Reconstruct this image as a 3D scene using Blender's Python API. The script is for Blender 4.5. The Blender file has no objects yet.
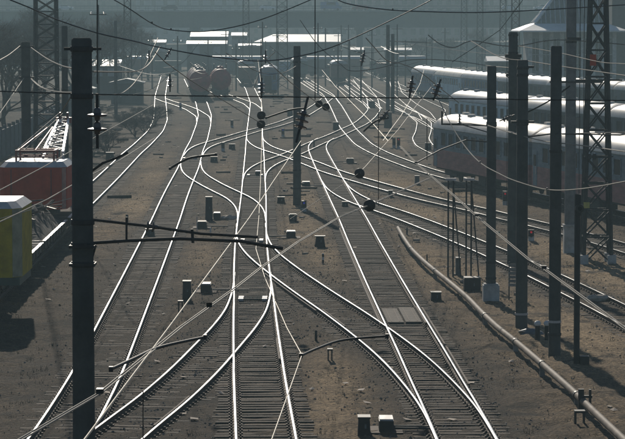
import bpy, math, random
import numpy as np
from mathutils import Vector, Matrix

random.seed(7)
rng = np.random.default_rng(7)
R = math.radians
SC = bpy.context.scene
COL = SC.collection

# ------------------------------------------------------------------ camera
F = 2750.0                      # focal length in photo pixels (photo 625 x 439)
CH = 11.15                      # camera height (footbridge)
PITCH = math.atan(194.5 / F)
cam_d = bpy.data.cameras.new('camera')
cam_d.sensor_width = 36.0
cam_d.lens = F / 625.0 * 36.0
cam_d.clip_start = 0.5
cam_d.clip_end = 6000
cam = bpy.data.objects.new('camera', cam_d)
COL.objects.link(cam)
cam.location = (0, 0, CH)
cam.rotation_euler = (math.pi / 2 - PITCH, 0, 0)
SC.camera = cam

# ------------------------------------------------------------------ light
SUN_EL, SUN_AZ = 25.0, -6.5      # azimuth from +Y, negative = left
world = bpy.data.worlds.new('World')
SC.world = world
world.use_nodes = True
wn = world.node_tree.nodes
sky = wn.new('ShaderNodeTexSky')
sky.sky_type = 'NISHITA'
sky.sun_disc = False
sky.sun_elevation = R(SUN_EL)
sky.sun_rotation = R(SUN_AZ)
sky.air_density = 1.0
sky.dust_density = 0.4
sky.ozone_density = 4.0
wn['Background'].inputs['Strength'].default_value = 0.06
world.node_tree.links.new(sky.outputs['Color'], wn['Background'].inputs['Color'])
sd = bpy.data.lights.new('sun', 'SUN')
sd.energy = 4.2
sd.angle = R(0.6)
sd.color = (1.0, 0.91, 0.78)
sun = bpy.data.objects.new('sun', sd)
COL.objects.link(sun)
S = Vector((math.sin(R(SUN_AZ)) * math.cos(R(SUN_EL)), math.cos(R(SUN_AZ)) * math.cos(R(SUN_EL)), math.sin(R(SUN_EL))))
sun.rotation_euler = S.to_track_quat('Z', 'Y').to_euler()
sun.location = (0, 0, 60)
vs = SC.view_settings
vs.view_transform = 'Standard'
vs.look = 'None'
vs.exposure = -0.45
vs.gamma = 1.0
vs.use_curve_mapping = False
SC.cycles.use_denoising = True
SC.cycles.volume_bounces = 1
SC.cycles.max_bounces = 6

# ------------------------------------------------------------------ pixels to the place
def ray(px, py):
    x = (px - 312.5) / F; y = -(py - 219.5) / F
    ca, sa = math.cos(PITCH), math.sin(PITCH)
    return Vector((x, ca + y * sa, -sa + y * ca))
def G(px, py, z=0.0):
    """point of the ground (or of height z) seen at a photo pixel"""
    r = ray(px, py); t = (z - CH) / r.z
    return Vector((r.x * t, r.y * t, z))
def D(px, py, d):
    """point seen at a photo pixel, at distance d along Y"""
    r = ray(px, py); t = d / r.y
    return Vector((r.x * t, d, CH + r.z * t))

# ------------------------------------------------------------------ materials
MATS = {}
def mat(name, col, rough=0.7, metal=0.0, var=0.25, scale=2.0, bump=0.0, bscale=30.0, col2=None, rnd=0.0, spec=0.5, rough_var=0.0, stretch=None, trans=0.0, emit=None):
    m = bpy.data.materials.new(name); m.use_nodes = True
    nt = m.node_tree; n = nt.nodes; b = n['Principled BSDF']; L = nt.links.new
    tc = n.new('ShaderNodeTexCoord')
    mp = n.new('ShaderNodeMapping'); L(tc.outputs['Object'], mp.inputs['Vector'])
    if stretch: mp.inputs['Scale'].default_value = stretch
    if rnd:
        oi = n.new('ShaderNodeObjectInfo')
        ml = n.new('ShaderNodeVectorMath'); ml.operation = 'SCALE'
        ml.inputs[0].default_value = (37, 91, 53)
        L(oi.outputs['Random'], ml.inputs['Scale']); L(ml.outputs[0], mp.inputs['Location'])
    t = n.new('ShaderNodeTexNoise'); t.inputs['Scale'].default_value = scale; t.inputs['Detail'].default_value = 7; t.inputs['Roughness'].default_value = 0.65
    L(mp.outputs[0], t.inputs['Vector'])
    cr = n.new('ShaderNodeValToRGB')
    c2 = col2 if col2 else tuple(c * (1 - var) for c in col)
    c1 = col if col2 else tuple(min(1, c * (1 + var * .6)) for c in col)
    cr.color_ramp.elements[0].position = 0.36; cr.color_ramp.elements[1].position = 0.66
    cr.color_ramp.elements[0].color = (*c2, 1); cr.color_ramp.elements[1].color = (*c1, 1)
    L(t.outputs['Fac'], cr.inputs['Fac'])
    out = cr.outputs['Color']
    if rnd:
        hv = n.new('ShaderNodeHueSaturation')
        mr = n.new('ShaderNodeMapRange'); mr.inputs['To Min'].default_value = 1 - rnd; mr.inputs['To Max'].default_value = 1 + rnd
        L(oi.outputs['Random'], mr.inputs['Value']); L(mr.outputs[0], hv.inputs['Value']); L(out, hv.inputs['Color']); out = hv.outputs['Color']
    L(out, b.inputs['Base Color'])
    b.inputs['Roughness'].default_value = rough; b.inputs['Metallic'].default_value = metal
    b.inputs['Specular IOR Level'].default_value = spec
    if rough_var:
        mr2 = n.new('ShaderNodeMapRange'); mr2.inputs['To Min'].default_value = max(.05, rough - rough_var); mr2.inputs['To Max'].default_value = min(1, rough + rough_var)
        L(t.outputs['Fac'], mr2.inputs['Value']); L(mr2.outputs[0], b.inputs['Roughness'])
    if bump:
        t2 = n.new('ShaderNodeTexNoise'); t2.inputs['Scale'].default_value = bscale; t2.inputs['Detail'].default_value = 4
        L(mp.outputs[0], t2.inputs['Vector'])
        bp = n.new('ShaderNodeBump'); bp.inputs['Strength'].default_value = bump; bp.inputs['Distance'].default_value = 0.03
        L(t2.outputs['Fac'], bp.inputs['Height']); L(bp.outputs[0], b.inputs['Normal'])
    if trans: b.inputs['Transmission Weight'].default_value = trans
    if emit:
        b.inputs['Emission Color'].default_value = (*emit[0], 1); b.inputs['Emission Strength'].default_value = emit[1]
    MATS[name] = m
    return m
M = MATS
mat('steel', (.50, .49, .48), .30, 1.0, .35, .35, rough_var=.14)
mat('rust', (.10, .062, .040), .85, 0, .4, 5)
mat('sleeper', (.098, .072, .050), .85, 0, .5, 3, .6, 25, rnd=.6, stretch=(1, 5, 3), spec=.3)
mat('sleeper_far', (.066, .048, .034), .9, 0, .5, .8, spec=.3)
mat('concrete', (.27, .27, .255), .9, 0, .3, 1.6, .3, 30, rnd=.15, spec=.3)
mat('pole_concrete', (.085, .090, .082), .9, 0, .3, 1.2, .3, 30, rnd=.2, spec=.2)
mat('pale_concrete', (.55, .55, .52), .85, 0, .3, 2.0, spec=.3)
mat('dark_steel', (.035, .036, .036), .6, .3, .35, 3)
mat('grey_steel', (.16, .175, .18), .55, .5, .3, 2)
mat('red_steel', (.22, .035, .025), .5, .2, .35, 2)
mat('black', (.014, .014, .015), .55, 0, .3, 4)
mat('cable_dark', (.03, .03, .03), .5, .3, .2, 2)
mat('cable_pale', (.30, .275, .225), .62, .35, .25, 2)
mat('porcelain', (.07, .06, .055), .34, 0, .3, 4, spec=1.0)
mat('white_porcelain', (.75, .75, .72), .2, 0, .1, 4)
mat('pipe', (.22, .17, .125), .72, 0, .5, 1.6, spec=.3)
mat('red_paint', (.66, .075, .028), .75, spec=.15, metal=0, var=.3, scale=1.1, col2=(.46, .05, .02))
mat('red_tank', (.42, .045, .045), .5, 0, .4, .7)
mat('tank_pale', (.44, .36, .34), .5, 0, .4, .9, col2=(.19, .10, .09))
mat('yellow_paint', (.56, .40, .02), .75, 0, .3, 1.5, spec=.15)
mat('green_paint', (.035, .07, .05), .5, 0, .3, 1.5)
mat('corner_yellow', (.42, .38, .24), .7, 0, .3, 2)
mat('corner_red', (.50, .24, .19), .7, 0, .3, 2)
mat('pale_trim', (.62, .58, .55), .45, 0, .25, 2)
mat('silver', (.80, .80, .78), .35, .6, .15, 2)
mat('coach_grey', (.20, .27, .31), .55, 0, .3, .7, stretch=(1, 1, 4))
mat('coach_mauve', (.42, .18, .16), .55, 0, .3, .7, stretch=(1, 1, 4))
mat('coach_roof', (.80, .74, .65), .50, 0, .22, .5, rough_var=.06)
mat('coach_roof_dull', (.32, .36, .40), .5, 0, .3, .5)
mat('coach_blue', (.12, .22, .36), .5, 0, .3, .7)
mat('coach_light_blue', (.66, .82, .90), .55, 0, .3, .5, stretch=(1, 1, .25))
mat('coach_dark', (.05, .075, .085), .6, 0, .3, .7)
mat('coach_brown', (.17, .11, .07), .6, 0, .3, .7)
mat('glass', (.012, .016, .019), .12, 0, .3, 2, spec=.22)
mat('underframe', (.022, .022, .024), .8, 0, .4, 2)
mat('scrap', (.040, .034, .030), .95, 0, .6, 3, .8, 8)
mat('bridge_steel', (.06, .085, .09), .7, 0, .2, .2)
mat('bridge_edge', (.26, .28, .28), .8, 0, .25, .3)
mat('roof_white', (.80, .80, .78), .50, 0, .25, .15, rough_var=.05)
mat('roof_grey', (.10, .115, .12), .45, .2, .3, .3)
mat('plaster', (.33, .34, .33), .85, 0, .25, .3)
mat('plaster_brown', (.27, .24, .21), .85, 0, .25, .2)
mat('plaster_pink', (.33, .24, .22), .85, 0, .25, .2)
mat('brick_dark', (.10, .085, .078), .9, 0, .3, .5)
mat('hut_wall', (.050, .050, .052), .8, 0, .3, .6)
mat('bark', (.075, .058, .045), .9, 0, .35, 3)
mat('twig', (.115, .086, .066), .9, 0, .3, .5, rnd=.25)
mat('white_paint', (.72, .72, .70), .5, 0, .15, 3)
mat('asphalt', (.05, .05, .05), .9, 0, .2, 1)
mat('car_white', (.88, .89, .90), .2, 0, .08, 1)
mat('car_blue', (.10, .20, .42), .2, 0, .08, 1)
mat('car_dark', (.05, .05, .06), .2, 0, .08, 1)
mat('car_red', (.35, .04, .04), .2, 0, .08, 1)
mat('stone', (.26, .225, .18), .9, 0, .5, 6, rnd=.2)
mat('cloth_pale', (.55, .44, .33), .8, 0, .3, 5)
mat('red_lamp', (.5, .01, .02), .3, 0, .1, 5, emit=((1, .03, .06), .25))
mat('blue_lamp', (.02, .04, .6), .3, 0, .1, 5, emit=((.05, .08, 1), .15))
mat('yellow_sign', (.55, .50, .12), .6, 0, .2, 4)
mat('fence_board', (.085, .10, .105), .85, 0, .3, 1, rnd=.2)

# ------------------------------------------------------------------ mesh builder
class MB:
    def __init__(s): s.v = []; s.f = []; s.m = []
    def add(s, vs, fs, mi=0):
        o = len(s.v); s.v.extend([tuple(v) for v in vs])
        for f in fs: s.f.append(tuple(i + o for i in f)); s.m.append(mi)
        return s
    def box(s, c, d, rz=0, mi=0, M4=None):
        x, y, z = d[0] / 2, d[1] / 2, d[2] / 2
        pts = [Vector(p) for p in ((-x, -y, -z), (x, -y, -z), (x, y, -z), (-x, y, -z), (-x, -y, z), (x, -y, z), (x, y, z), (-x, y, z))]
        mm = Matrix.Translation(Vector(c)) @ (M4 if M4 else Matrix.Rotation(rz, 4, 'Z'))
        return s.add([mm @ p for p in pts], [(0, 3, 2, 1), (4, 5, 6, 7), (0, 1, 5, 4), (1, 2, 6, 5), (2, 3, 7, 6), (3, 0, 4, 7)], mi)
    def bar(s, a, b, w, h=None, mi=0):
        a, b = Vector(a), Vector(b); h = h or w
        d = (b - a)
        if d.length < 1e-6: return s
        q = d.to_track_quat('Y', 'Z').to_matrix().to_4x4()
        return s.box((a + b) / 2, (w, d.length, h), M4=q, mi=mi)
    def tube(s, pts, r, n=6, mi=0, cap=True):
        pts = [Vector(p) for p in pts]; rs = r if isinstance(r, (list, tuple)) else [r] * len(pts)
        vs = []; k = len(pts)
        for i, p in enumerate(pts):
            t = (pts[min(i + 1, k - 1)] - pts[max(i - 1, 0)])
            if t.length < 1e-9: t = Vector((0, 0, 1))
            t.normalize()
            u = t.cross(Vector((0, 0, 1)))
            if u.length < 1e-3: u = Vector((1, 0, 0))
            u.normalize(); w = u.cross(t)
            for j in range(n):
                a = 2 * math.pi * j / n
                vs.append(p + (u * math.cos(a) + w * math.sin(a)) * rs[i])
        fs = []
        for i in range(k - 1):
            for j in range(n):
                fs.append((i * n + j, i * n + (j + 1) % n, (i + 1) * n + (j + 1) % n, (i + 1) * n + j))
        if cap: fs += [tuple(range(n)), tuple(range((k - 1) * n, k * n))[::-1]]
        return s.add(vs, fs, mi)
    def lathe(s, prof, c=(0, 0, 0), n=12, mi=0, axis='Z', rot=None):
        vs = []; k = len(prof)
        for (r, z) in prof:
            for j in range(n):
                a = 2 * math.pi * (j + .5) / n
                p = Vector((r * math.cos(a), r * math.sin(a), z))
                if axis == 'Y': p = Vector((p.x, p.z, p.y))
                if axis == 'X': p = Vector((p.z, p.x, p.y))
                if rot is not None: p = rot @ p
                vs.append(p + Vector(c))
        fs = []
        for i in range(k - 1):
            for j in range(n):
                fs.append((i * n + j, i * n + (j + 1) % n, (i + 1) * n + (j + 1) % n, (i + 1) * n + j))
        fs += [tuple(range(n))[::-1], tuple(range((k - 1) * n, k * n))]
        return s.add(vs, fs, mi)
    def prism(s, prof, y0, y1, mi=0):
        """closed profile (x,z) swept along Y"""
        n = len(prof)
        vs = [(x, y0, z) for x, z in prof] + [(x, y1, z) for x, z in prof]
        fs = [(i, (i + 1) % n, (i + 1) % n + n, i + n) for i in range(n)] + [tuple(range(n))[::-1], tuple(range(n, 2 * n))]
        return s.add(vs, fs, mi)
    def mesh(s, name, mats, smooth=False):
        me = bpy.data.meshes.new(name)
        me.from_pydata(s.v, [], s.f)
        for m in (mats if isinstance(mats, (list, tuple)) else [mats]): me.materials.append(M[m])
        if len(set(s.m)) > 1: me.polygons.foreach_set('material_index', s.m)
        if smooth: me.polygons.foreach_set('use_smooth', [True] * len(me.polygons))
        me.update()
        import bmesh
        if len(s.f) < 20000:
            bm = bmesh.new(); bm.from_mesh(me); bmesh.ops.recalc_face_normals(bm, faces=bm.faces); bm.to_mesh(me); bm.free()
        return me
    def build(s, name, mats, parent=None, loc=None, rz=0, smooth=False):
        return link(name, s.mesh(name, mats, smooth), parent, loc, rz)
def link(name, me, parent=None, loc=None, rz=0):
    o = bpy.data.objects.new(name, me); COL.objects.link(o)
    o.parent = parent
    if loc is not None: o.location = loc
    o.rotation_euler = (0, 0, rz)
    return o
def smooth_by_angle(o, ang=40):
    me = o.data
    me.polygons.foreach_set('use_smooth', [True] * len(me.polygons))
    try: me.set_sharp_from_angle(angle=R(ang))
    except Exception: pass
    return o
def thing(name, label, cat, loc=(0, 0, 0), rz=0, group=None):
    o = bpy.data.objects.new(name, None); COL.objects.link(o)
    o.empty_display_size = .3
    o.location = loc; o.rotation_euler = (0, 0, rz)
    return tag(o, label, cat, group)
def tag(o, label=None, cat=None, group=None, kind=None):
    if label: o['label'] = label
    if cat: o['category'] = cat
    if group: o['group'] = group
    if kind: o['kind'] = kind
    return o

# ------------------------------------------------------------------ the tracks' lines, read off the photograph
RT = 0.20                        # rail top height
def interp(pts, ys):
    p = sorted(pts, key=lambda q: q[1]); 
    return np.interp(ys, [q[1] for q in p], [q[0] for q in p])
def centre(Lp, Rp):
    lo = max(min(q[1] for q in Lp), min(q[1] for q in Rp)); hi = min(max(q[1] for q in Lp), max(q[1] for q in Rp))
    ys = sorted({q[1] for q in Lp + Rp if lo <= q[1] <= hi})
    c = (interp(Lp, ys) + interp(Rp, ys)) / 2
    return [G(x, y, RT) for x, y in zip(c, ys)]
def line(world_pts, near=None, far=None, sig=3.0, step=1.0):
    """smooth X(Y) line through world points; returns array of (x, y), from near to far"""
    p = sorted([(v[1], v[0]) for v in world_pts])
    Y = np.array([q[0] for q in p]); X = np.array([q[1] for q in p])
    if near is not None and near < Y[0]:
        k = (X[1] - X[0]) / (Y[1] - Y[0]); X = np.insert(X, 0, X[0] + k * (near - Y[0])); Y = np.insert(Y, 0, near)
    if far is not None and far > Y[-1]:
        k = (X[-1] - X[-2]) / (Y[-1] - Y[-2]); X = np.append(X, X[-1] + k * (far - Y[-1])); Y = np.append(Y, far)
    ys = np.arange(Y[0], Y[-1] + .01, step); xs = np.interp(ys, Y, X)
    sg = sig / step; h = int(sg * 3) + 1
    ker = np.exp(-.5 * (np.arange(-h, h + 1) / sg) ** 2); ker /= ker.sum()
    pad = np.concatenate([2 * xs[0] - xs[1:h + 1][::-1], xs, 2 * xs[-1] - xs[-h - 1:-1][::-1]])
    xs = np.convolve(pad, ker, 'valid')
    return np.stack([xs, ys], 1)
V2 = lambda x, y: Vector((x, y, RT))

T = {}
T['t1'] = line(centre(
    [(158, 84), (154.3, 96), (153.6, 110), (152.6, 120), (148, 130), (138, 139), (120, 154), (114, 160), (91.5, 180.5)],
    [(168, 84), (166, 96), (167.5, 110), (168.2, 120), (163, 132), (152, 145), (141, 154.5), (126, 171), (110, 188)])
    + [V2(-13.9, 140), V2(-13.5, 112), V2(-13.2, 70)], near=58, far=640, sig=3.5)
T['t2'] = line(centre(
    [(190, 92), (195.5, 103), (198, 115), (196, 125), (190, 140), (184, 150), (178, 167), (170, 181), (160, 200), (151, 220), (125, 272), (95, 328), (68, 378), (27, 439)],
    [(201, 92), (208, 103), (212, 115), (211, 125), (208, 140), (203.5, 152), (199, 168), (190, 190), (180, 220), (160, 272), (139.5, 328), (124, 370), (100, 421), (88, 439)]), near=58, far=560)
T['t3'] = line(centre(
    [(218, 95), (233, 99.4), (244, 103.4), (250.4, 109), (248, 125), (245.6, 141), (244.9, 152), (243, 171), (241, 192), (238.4, 212), (235, 235), (234, 250), (233.6, 280), (233, 327), (233.7, 379), (236.4, 439)],
    [(231, 94.6), (242, 98.6), (255, 104), (261.6, 109), (262.4, 131), (264.5, 152), (265.3, 171), (267, 198), (267, 220), (267.5, 240), (270.4, 274.5), (274, 293), (278, 327), (285.6, 379), (296.5, 439)]), near=58, far=470)
T['lefthand_branch'] = line(centre(
    [(234.5, 270), (233.4, 283), (232, 291), (225, 309), (211, 327), (196, 342), (175.5, 364), (142.4, 392), (117, 411), (100, 423.5), (83, 439)],
    [(271, 270), (272, 285), (271, 296), (267.5, 310), (256, 327.5), (237, 349), (216, 373), (188, 401), (157, 424), (138, 439)]), near=58, sig=2.0)
T['righthand_branch'] = line(centre(
    [(236, 222), (236, 236), (238.4, 244), (248, 256), (263, 268), (273, 276), (305, 299), (322, 310), (344.6, 327), (361, 340), (387, 363), (407, 387), (422.6, 408), (437, 439)],
    [(266.5, 222), (267.5, 234), (271, 243), (279, 252), (298, 267), (329, 288), (359, 307), (386, 325), (420, 349), (445, 371), (464, 390), (478, 406), (487, 420), (497, 439)]), near=58, sig=2.0)
T['t5'] = line(centre(
    [(316, 138), (310.5, 141.5), (308, 145), (307.8, 150), (316, 168), (325, 188), (338.5, 218), (348, 244), (365, 282), (386, 325), (412, 383), (423, 404), (437.5, 439)],
    [(337, 137.5), (330, 141), (326.6, 146), (328, 151), (334, 163), (340.4, 174), (350, 190), (367.5, 218), (387, 250.5), (404.5, 281), (430, 325), (446, 350), (464.5, 382), (487, 420), (498, 439)]), near=58, sig=2.5)
T['upper_cross'] = line(centre(
    [(197, 144), (188, 149), (184, 155)][::-1] + [(208, 141), (228, 135), (245.6, 130), (257, 127.4), (280, 121), (294, 115.5), (308, 108), (322, 98)],
    [(220, 142.6), (209.6, 146.6), (204, 151.5), (202, 156), (244, 136), (260, 130.6), (280, 126), (294, 121), (311, 114), (326, 104), (334, 97)]), sig=3)
T['mid_cross'] = line(centre(
    [(181.5, 160), (180, 166), (185, 175), (196, 182), (212, 190), (226.4, 197), (233.6, 203.6), (238, 212), (237, 220)],
    [(200.5, 160), (203, 171), (212, 177), (228, 186), (241, 192), (252, 197), (260, 203), (264, 208), (266, 216), (266.5, 222)]), sig=2.5)
T['diagonal'] = line(centre(
    [(242.8, 180), (244.6, 172), (249, 167), (260, 162), (280, 155), (302, 145), (339, 129), (353, 124), (364, 116), (369, 108), (366, 96), (356, 84)],
    [(265.6, 180), (266, 173), (271, 167.6), (280, 161), (294, 156), (302, 153), (327.6, 141), (345, 134.6), (355, 130), (370, 121), (380, 110), (378, 98), (366, 84)]), far=560, sig=3.5)
T['t7'] = line(centre(
    [(246.3, 132), (246.5, 140), (255, 146.6), (266.4, 150.6), (279, 154), (302, 163), (318, 171.6), (360, 183), (381, 188.4), (416, 199), (448, 206), (472, 211), (497.6, 218.4), (550, 229.6), (586, 240), (625, 252), (680, 270)],
    [(262.5, 132), (263.5, 139), (268, 144), (276, 148), (302, 156), (315, 160.4), (334, 167), (367, 177), (392, 185), (424, 194), (456, 201), (488, 208), (513.6, 214.4), (550, 223), (601, 236), (625, 242.4), (680, 259)]), near=100, sig=3)
T['t8'] = line(centre(
    [(321, 180), (325, 186), (331, 191.6), (342, 198), (358, 205), (376, 210), (400, 219), (440, 235), (472, 249.6), (501, 263), (531, 277), (563, 293.5), (579, 301.6), (625, 326), (670, 351)],
    [(345, 180), (350, 187.6), (360, 194), (376, 202), (397, 208.4), (429, 219.6), (469, 235), (488, 242.4), (509, 250), (530.6, 260), (550, 268), (579, 281.6), (625, 303), (670, 326)]), near=76, sig=2.5)
U9 = Vector((.208, -.978, 0)); N9 = Vector((.978, .208, 0)); O9 = Vector((9.3, 200.7, 0))
def L9(t, o): return O9 + U9 * t + N9 * o
T['t9'] = line(centre(
    [(313, 88), (323, 95.4), (330, 106), (335, 118), (340, 128), (346, 134.6), (353, 142.6), (366, 150.6), (392, 161), (413, 169)],
    [(324, 88), (334, 94), (339, 101), (347, 113), (354, 125), (361, 133), (374, 145), (393.6, 155), (416, 163), (433, 169)])
    + [L9(8, 0), L9(30, 0), L9(60, 0), L9(75, 0)], far=600, sig=3)
T['t10'] = line([G(x, y, RT) for x, y in [(355, 80), (372, 91), (396, 105.5), (414, 114), (424.5, 122), (423.5, 131), (420.5, 138), (424.5, 145), (438, 152)]]
    + [L9(-6, 5.4), L9(20, 5.4), L9(60, 5.4)], far=580, sig=3)
T['t11'] = line([G(x, y, RT) for x, y in [(396, 105.5), (414, 113.5), (432, 122)]] + [V2(13.6, 272), V2(14.0, 250), L9(-16, 10.6), L9(20, 10.6), L9(50, 10.6)], sig=3)
T['t12'] = line([V2(12.0, 382), V2(12.6, 340), V2(13.2, 300)] + [L9(-60, 19.7), L9(-20, 19.7), L9(20, 19.7), L9(40, 19.7)], sig=4)
T['t13'] = line([V2(14.5, 470), V2(17, 433), V2(19.8, 407), V2(22.5, 382), V2(26, 358), V2(30.5, 334), V2(36, 311), V2(42, 286), V2(47, 264)], sig=4)
T['far_a'] = line([G(x, y, RT) for x, y in [(262, 62), (285, 72), (303, 81), (316, 89), (330, 97), (334, 103)]], sig=4)
T['far_b'] = line([G(x, y, RT) for x, y in [(290, 58), (318, 71), (340, 84), (356, 95), (369, 103), (374.5, 109)]], sig=4)
T['far_c'] = line([G(x, y, RT) for x, y in [(335, 58), (376, 75), (418, 94), (452, 109)]] + [V2(16.5, 330), V2(20, 300), V2(25, 272)], sig=4)
T['far_d'] = line([G(x, y, RT) for x, y in [(402, 62), (393, 78), (397, 92), (410, 103), (424, 112), (429, 119)]], sig=4)
T['far_e'] = line([G(x, y, RT) for x, y in [(232, 60), (238, 75), (250, 88), (256, 102), (256, 112)]], sig=4)
T['far_g'] = line([G(x, y, RT) for x, y in [(330, 62), (342, 79), (358, 93), (371, 103), (376, 108)]], sig=4)
T['farleft_cross'] = line([G(x, y, RT) for x, y in [(160, 98), (168, 101), (180, 104.5), (192, 109), (203, 116), (204, 122)]], sig=4)

def frame_of(ln, i):
    a = ln[max(i - 1, 0)]; b = ln[min(i + 1, len(ln) - 1)]
    d = b - a; d = d / np.linalg.norm(d)
    return d, np.array([d[1], -d[0]])     # tangent, right-hand normal

# ------------------------------------------------------------------ ground
def build_ground():
    xs = np.unique(np.round(np.concatenate([np.linspace(-700, -60, 17), np.linspace(-60, -22, 20), np.arange(-22, 26, .55), np.linspace(26, 70, 23), np.linspace(70, 700, 17)]), 3))
    ys = np.unique(np.round(np.concatenate([np.linspace(-60, 40, 6), np.linspace(40, 66, 14), np.arange(66, 230, .55), np.linspace(230, 420, 96), np.linspace(420, 700, 30), np.linspace(700, 1600, 14)]), 3))
    XX, YY = np.meshgrid(xs, ys)
    zz = np.zeros_like(XX)
    for k in range(26):
        fx, fy = rng.normal(0, .5), rng.normal(0, .5); a = rng.uniform(0, 6.28)
        zz += np.sin(XX * fx * 1.4 + YY * fy * 1.4 + a)
    # distance to the nearest track
    dist = np.full(XX.shape, 50.0)
    for k, ln in T.items():
        x = np.interp(YY, ln[:, 1], ln[:, 0]); inside = (YY >= ln[0, 1]) & (YY <= ln[-1, 1])
        dd = np.where(inside, np.abs(XX - x), 50.0)
        dist = np.minimum(dist, dd)
    side = np.clip((dist - 1.2) / 1.6, 0, 1)
    hill = (np.abs(XX) < 80) & (YY < 600)
    zz = np.where(hill, zz / 26 * (.05 + .22 * side) - .005 + .045 * side * np.clip(rng.normal(0, 1, XX.shape), -1.4, 1.4), -.02)
    zz = np.where(dist < 1.7, np.clip(.004 + rng.normal(0, .012, XX.shape), -.02, .026), zz)
    bed = np.clip(1 - (dist - 1.30) / .75, 0, 1)
    sand = np.zeros_like(XX)
    for (px, py, rx, ry, w) in [(140, 205, 2.0, 14, 1), (155, 178, 1.5, 12, .7), (320, 415, 1.3, 8, 1.0), (330, 385, 1.3, 8, .9), (300, 228, 1.6, 14, .7), (430, 265, 2.0, 14, .8), (380, 185, 3.0, 14, .9), (420, 215, 3.0, 12, .9),
                                (600, 330, 4, 12, 1.1), (560, 350, 2.0, 8, .8), (610, 275, 3, 10, 1), (480, 275, 2, 8, .7), (330, 255, 1.4, 10, .8), (470, 195, 3, 10, .7), (560, 250, 2.5, 8, 1), (205, 255, 1.4, 12, .5),
                                (225, 170, 1.2, 12, .4), (390, 140, 2.5, 18, .7), (290, 170, 1.2, 10, .4), (150, 160, 2, 16, .5), (600, 410, 2, 6, .5), (100, 235, 1.5, 10, .45), (310, 200, 1.5, 14, .8), (450, 360, 1.5, 8, .2)]:
        g = G(px, py)
        sand = np.maximum(sand, w * np.exp(-((XX - g.x) / rx) ** 2 - ((YY - g.y) / ry) ** 2))
    bed *= 1 - .6 * np.clip(sand, 0, 1) * (dist > 1.2)
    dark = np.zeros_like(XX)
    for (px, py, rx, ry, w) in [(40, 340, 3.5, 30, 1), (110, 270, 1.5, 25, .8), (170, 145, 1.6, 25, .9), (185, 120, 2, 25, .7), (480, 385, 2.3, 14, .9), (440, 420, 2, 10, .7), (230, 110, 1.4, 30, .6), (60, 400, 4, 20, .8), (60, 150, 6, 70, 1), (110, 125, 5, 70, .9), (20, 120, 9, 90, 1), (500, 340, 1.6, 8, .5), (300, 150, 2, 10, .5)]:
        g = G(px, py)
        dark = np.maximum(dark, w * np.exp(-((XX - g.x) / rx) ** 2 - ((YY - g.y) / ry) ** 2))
    ny, nx = XX.shape
    v = np.stack([XX.ravel(), YY.ravel(), zz.ravel()], 1)
    idx = np.arange(ny * nx).reshape(ny, nx)
    f = np.stack([idx[:-1, :-1].ravel(), idx[:-1, 1:].ravel(), idx[1:, 1:].ravel(), idx[1:, :-1].ravel()], 1)
    me = bpy.data.meshes.new('ground')
    me.from_pydata(v.tolist(), [], f.tolist())
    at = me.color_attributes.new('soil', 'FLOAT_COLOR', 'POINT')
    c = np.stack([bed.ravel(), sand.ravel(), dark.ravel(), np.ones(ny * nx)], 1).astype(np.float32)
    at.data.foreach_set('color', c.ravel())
    me.polygons.foreach_set('use_smooth', [True] * len(me.polygons))
    m = bpy.data.materials.new('soil'); m.use_nodes = True
    nt = m.node_tree; n = nt.nodes; b = n['Principled BSDF']; Lk = nt.links.new
    tc = n.new('ShaderNodeTexCoord')
    va = n.new('ShaderNodeVertexColor'); va.layer_name = 'soil'
    sp = n.new('ShaderNodeSeparateColor'); Lk(va.outputs['Color'], sp.inputs['Color'])
    def noise(s, det=8, rough=.65, stretch=None):
        t = n.new('ShaderNodeTexNoise'); t.inputs['Scale'].default_value = s; t.inputs['Detail'].default_value = det; t.inputs['Roughness'].default_value = rough
        if stretch:
            mp = n.new('ShaderNodeMapping'); mp.inputs['Scale'].default_value = stretch; Lk(tc.outputs['Object'], mp.inputs['Vector']); Lk(mp.outputs[0], t.inputs['Vector'])
        else: Lk(tc.outputs['Object'], t.inputs['Vector'])
        return t.outputs['Fac']
    def math_(op, a, bb):
        q = n.new('ShaderNodeMath'); q.operation = op
        for i, u in enumerate((a, bb)):
            if isinstance(u, (int, float)): q.inputs[i].default_value = u
            else: Lk(u, q.inputs[i])
        return q.outputs[0]
    def rng_(v_, a, b_, c0=0., c1=1.):
        q = n.new('ShaderNodeMapRange'); q.inputs['From Min'].default_value = a; q.inputs['From Max'].default_value = b_
        q.inputs['To Min'].default_value = c0; q.inputs['To Max'].default_value = c1; Lk(v_, q.inputs['Value']); return q.outputs[0]
    def mix(fac, a, bb):
        q = n.new('ShaderNodeMix'); q.data_type = 'RGBA'
        Lk(fac, q.inputs['Factor'])
        for nm, u in (('A', a), ('B', bb)):
            sock = [i for i in q.inputs if i.name == nm and i.type == 'RGBA'][0]
            if isinstance(u, tuple): sock.default_value = (*u, 1)
            else: Lk(u, sock)
        return [o for o in q.outputs if o.type == 'RGBA'][0]
    big = noise(.13, 7, .68, (1.3, .8, 1)); mid = noise(.75, 9, .74, (1.1, .75, 1)); fine = noise(9, 6, .75); blot = noise(.42, 6, .7, (.9, .8, 1)); pale = noise(.6, 7, .75, (.7, 1.1, 1))
    base = mix(rng_(mid, .38, .64), (.048, .035, .024), (.165, .117, .071))
    base = mix(rng_(big, .42, .62), base, (.180, .130, .080))
    sandf = math_('MULTIPLY', sp.outputs['Green'], rng_(mid, .26, .52))
    base = mix(sandf, base, (.45, .32, .185))
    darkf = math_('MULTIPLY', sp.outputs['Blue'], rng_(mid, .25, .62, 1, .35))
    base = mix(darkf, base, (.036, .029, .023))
    bedf = math_('MULTIPLY', sp.outputs['Red'], rng_(mid, .30, .75, .95, .45))
    base = mix(bedf, base, (.058, .043, .030))
    base = mix(rng_(blot, .55, .63, 0, .85), base, (.026, .021, .016))
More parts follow.
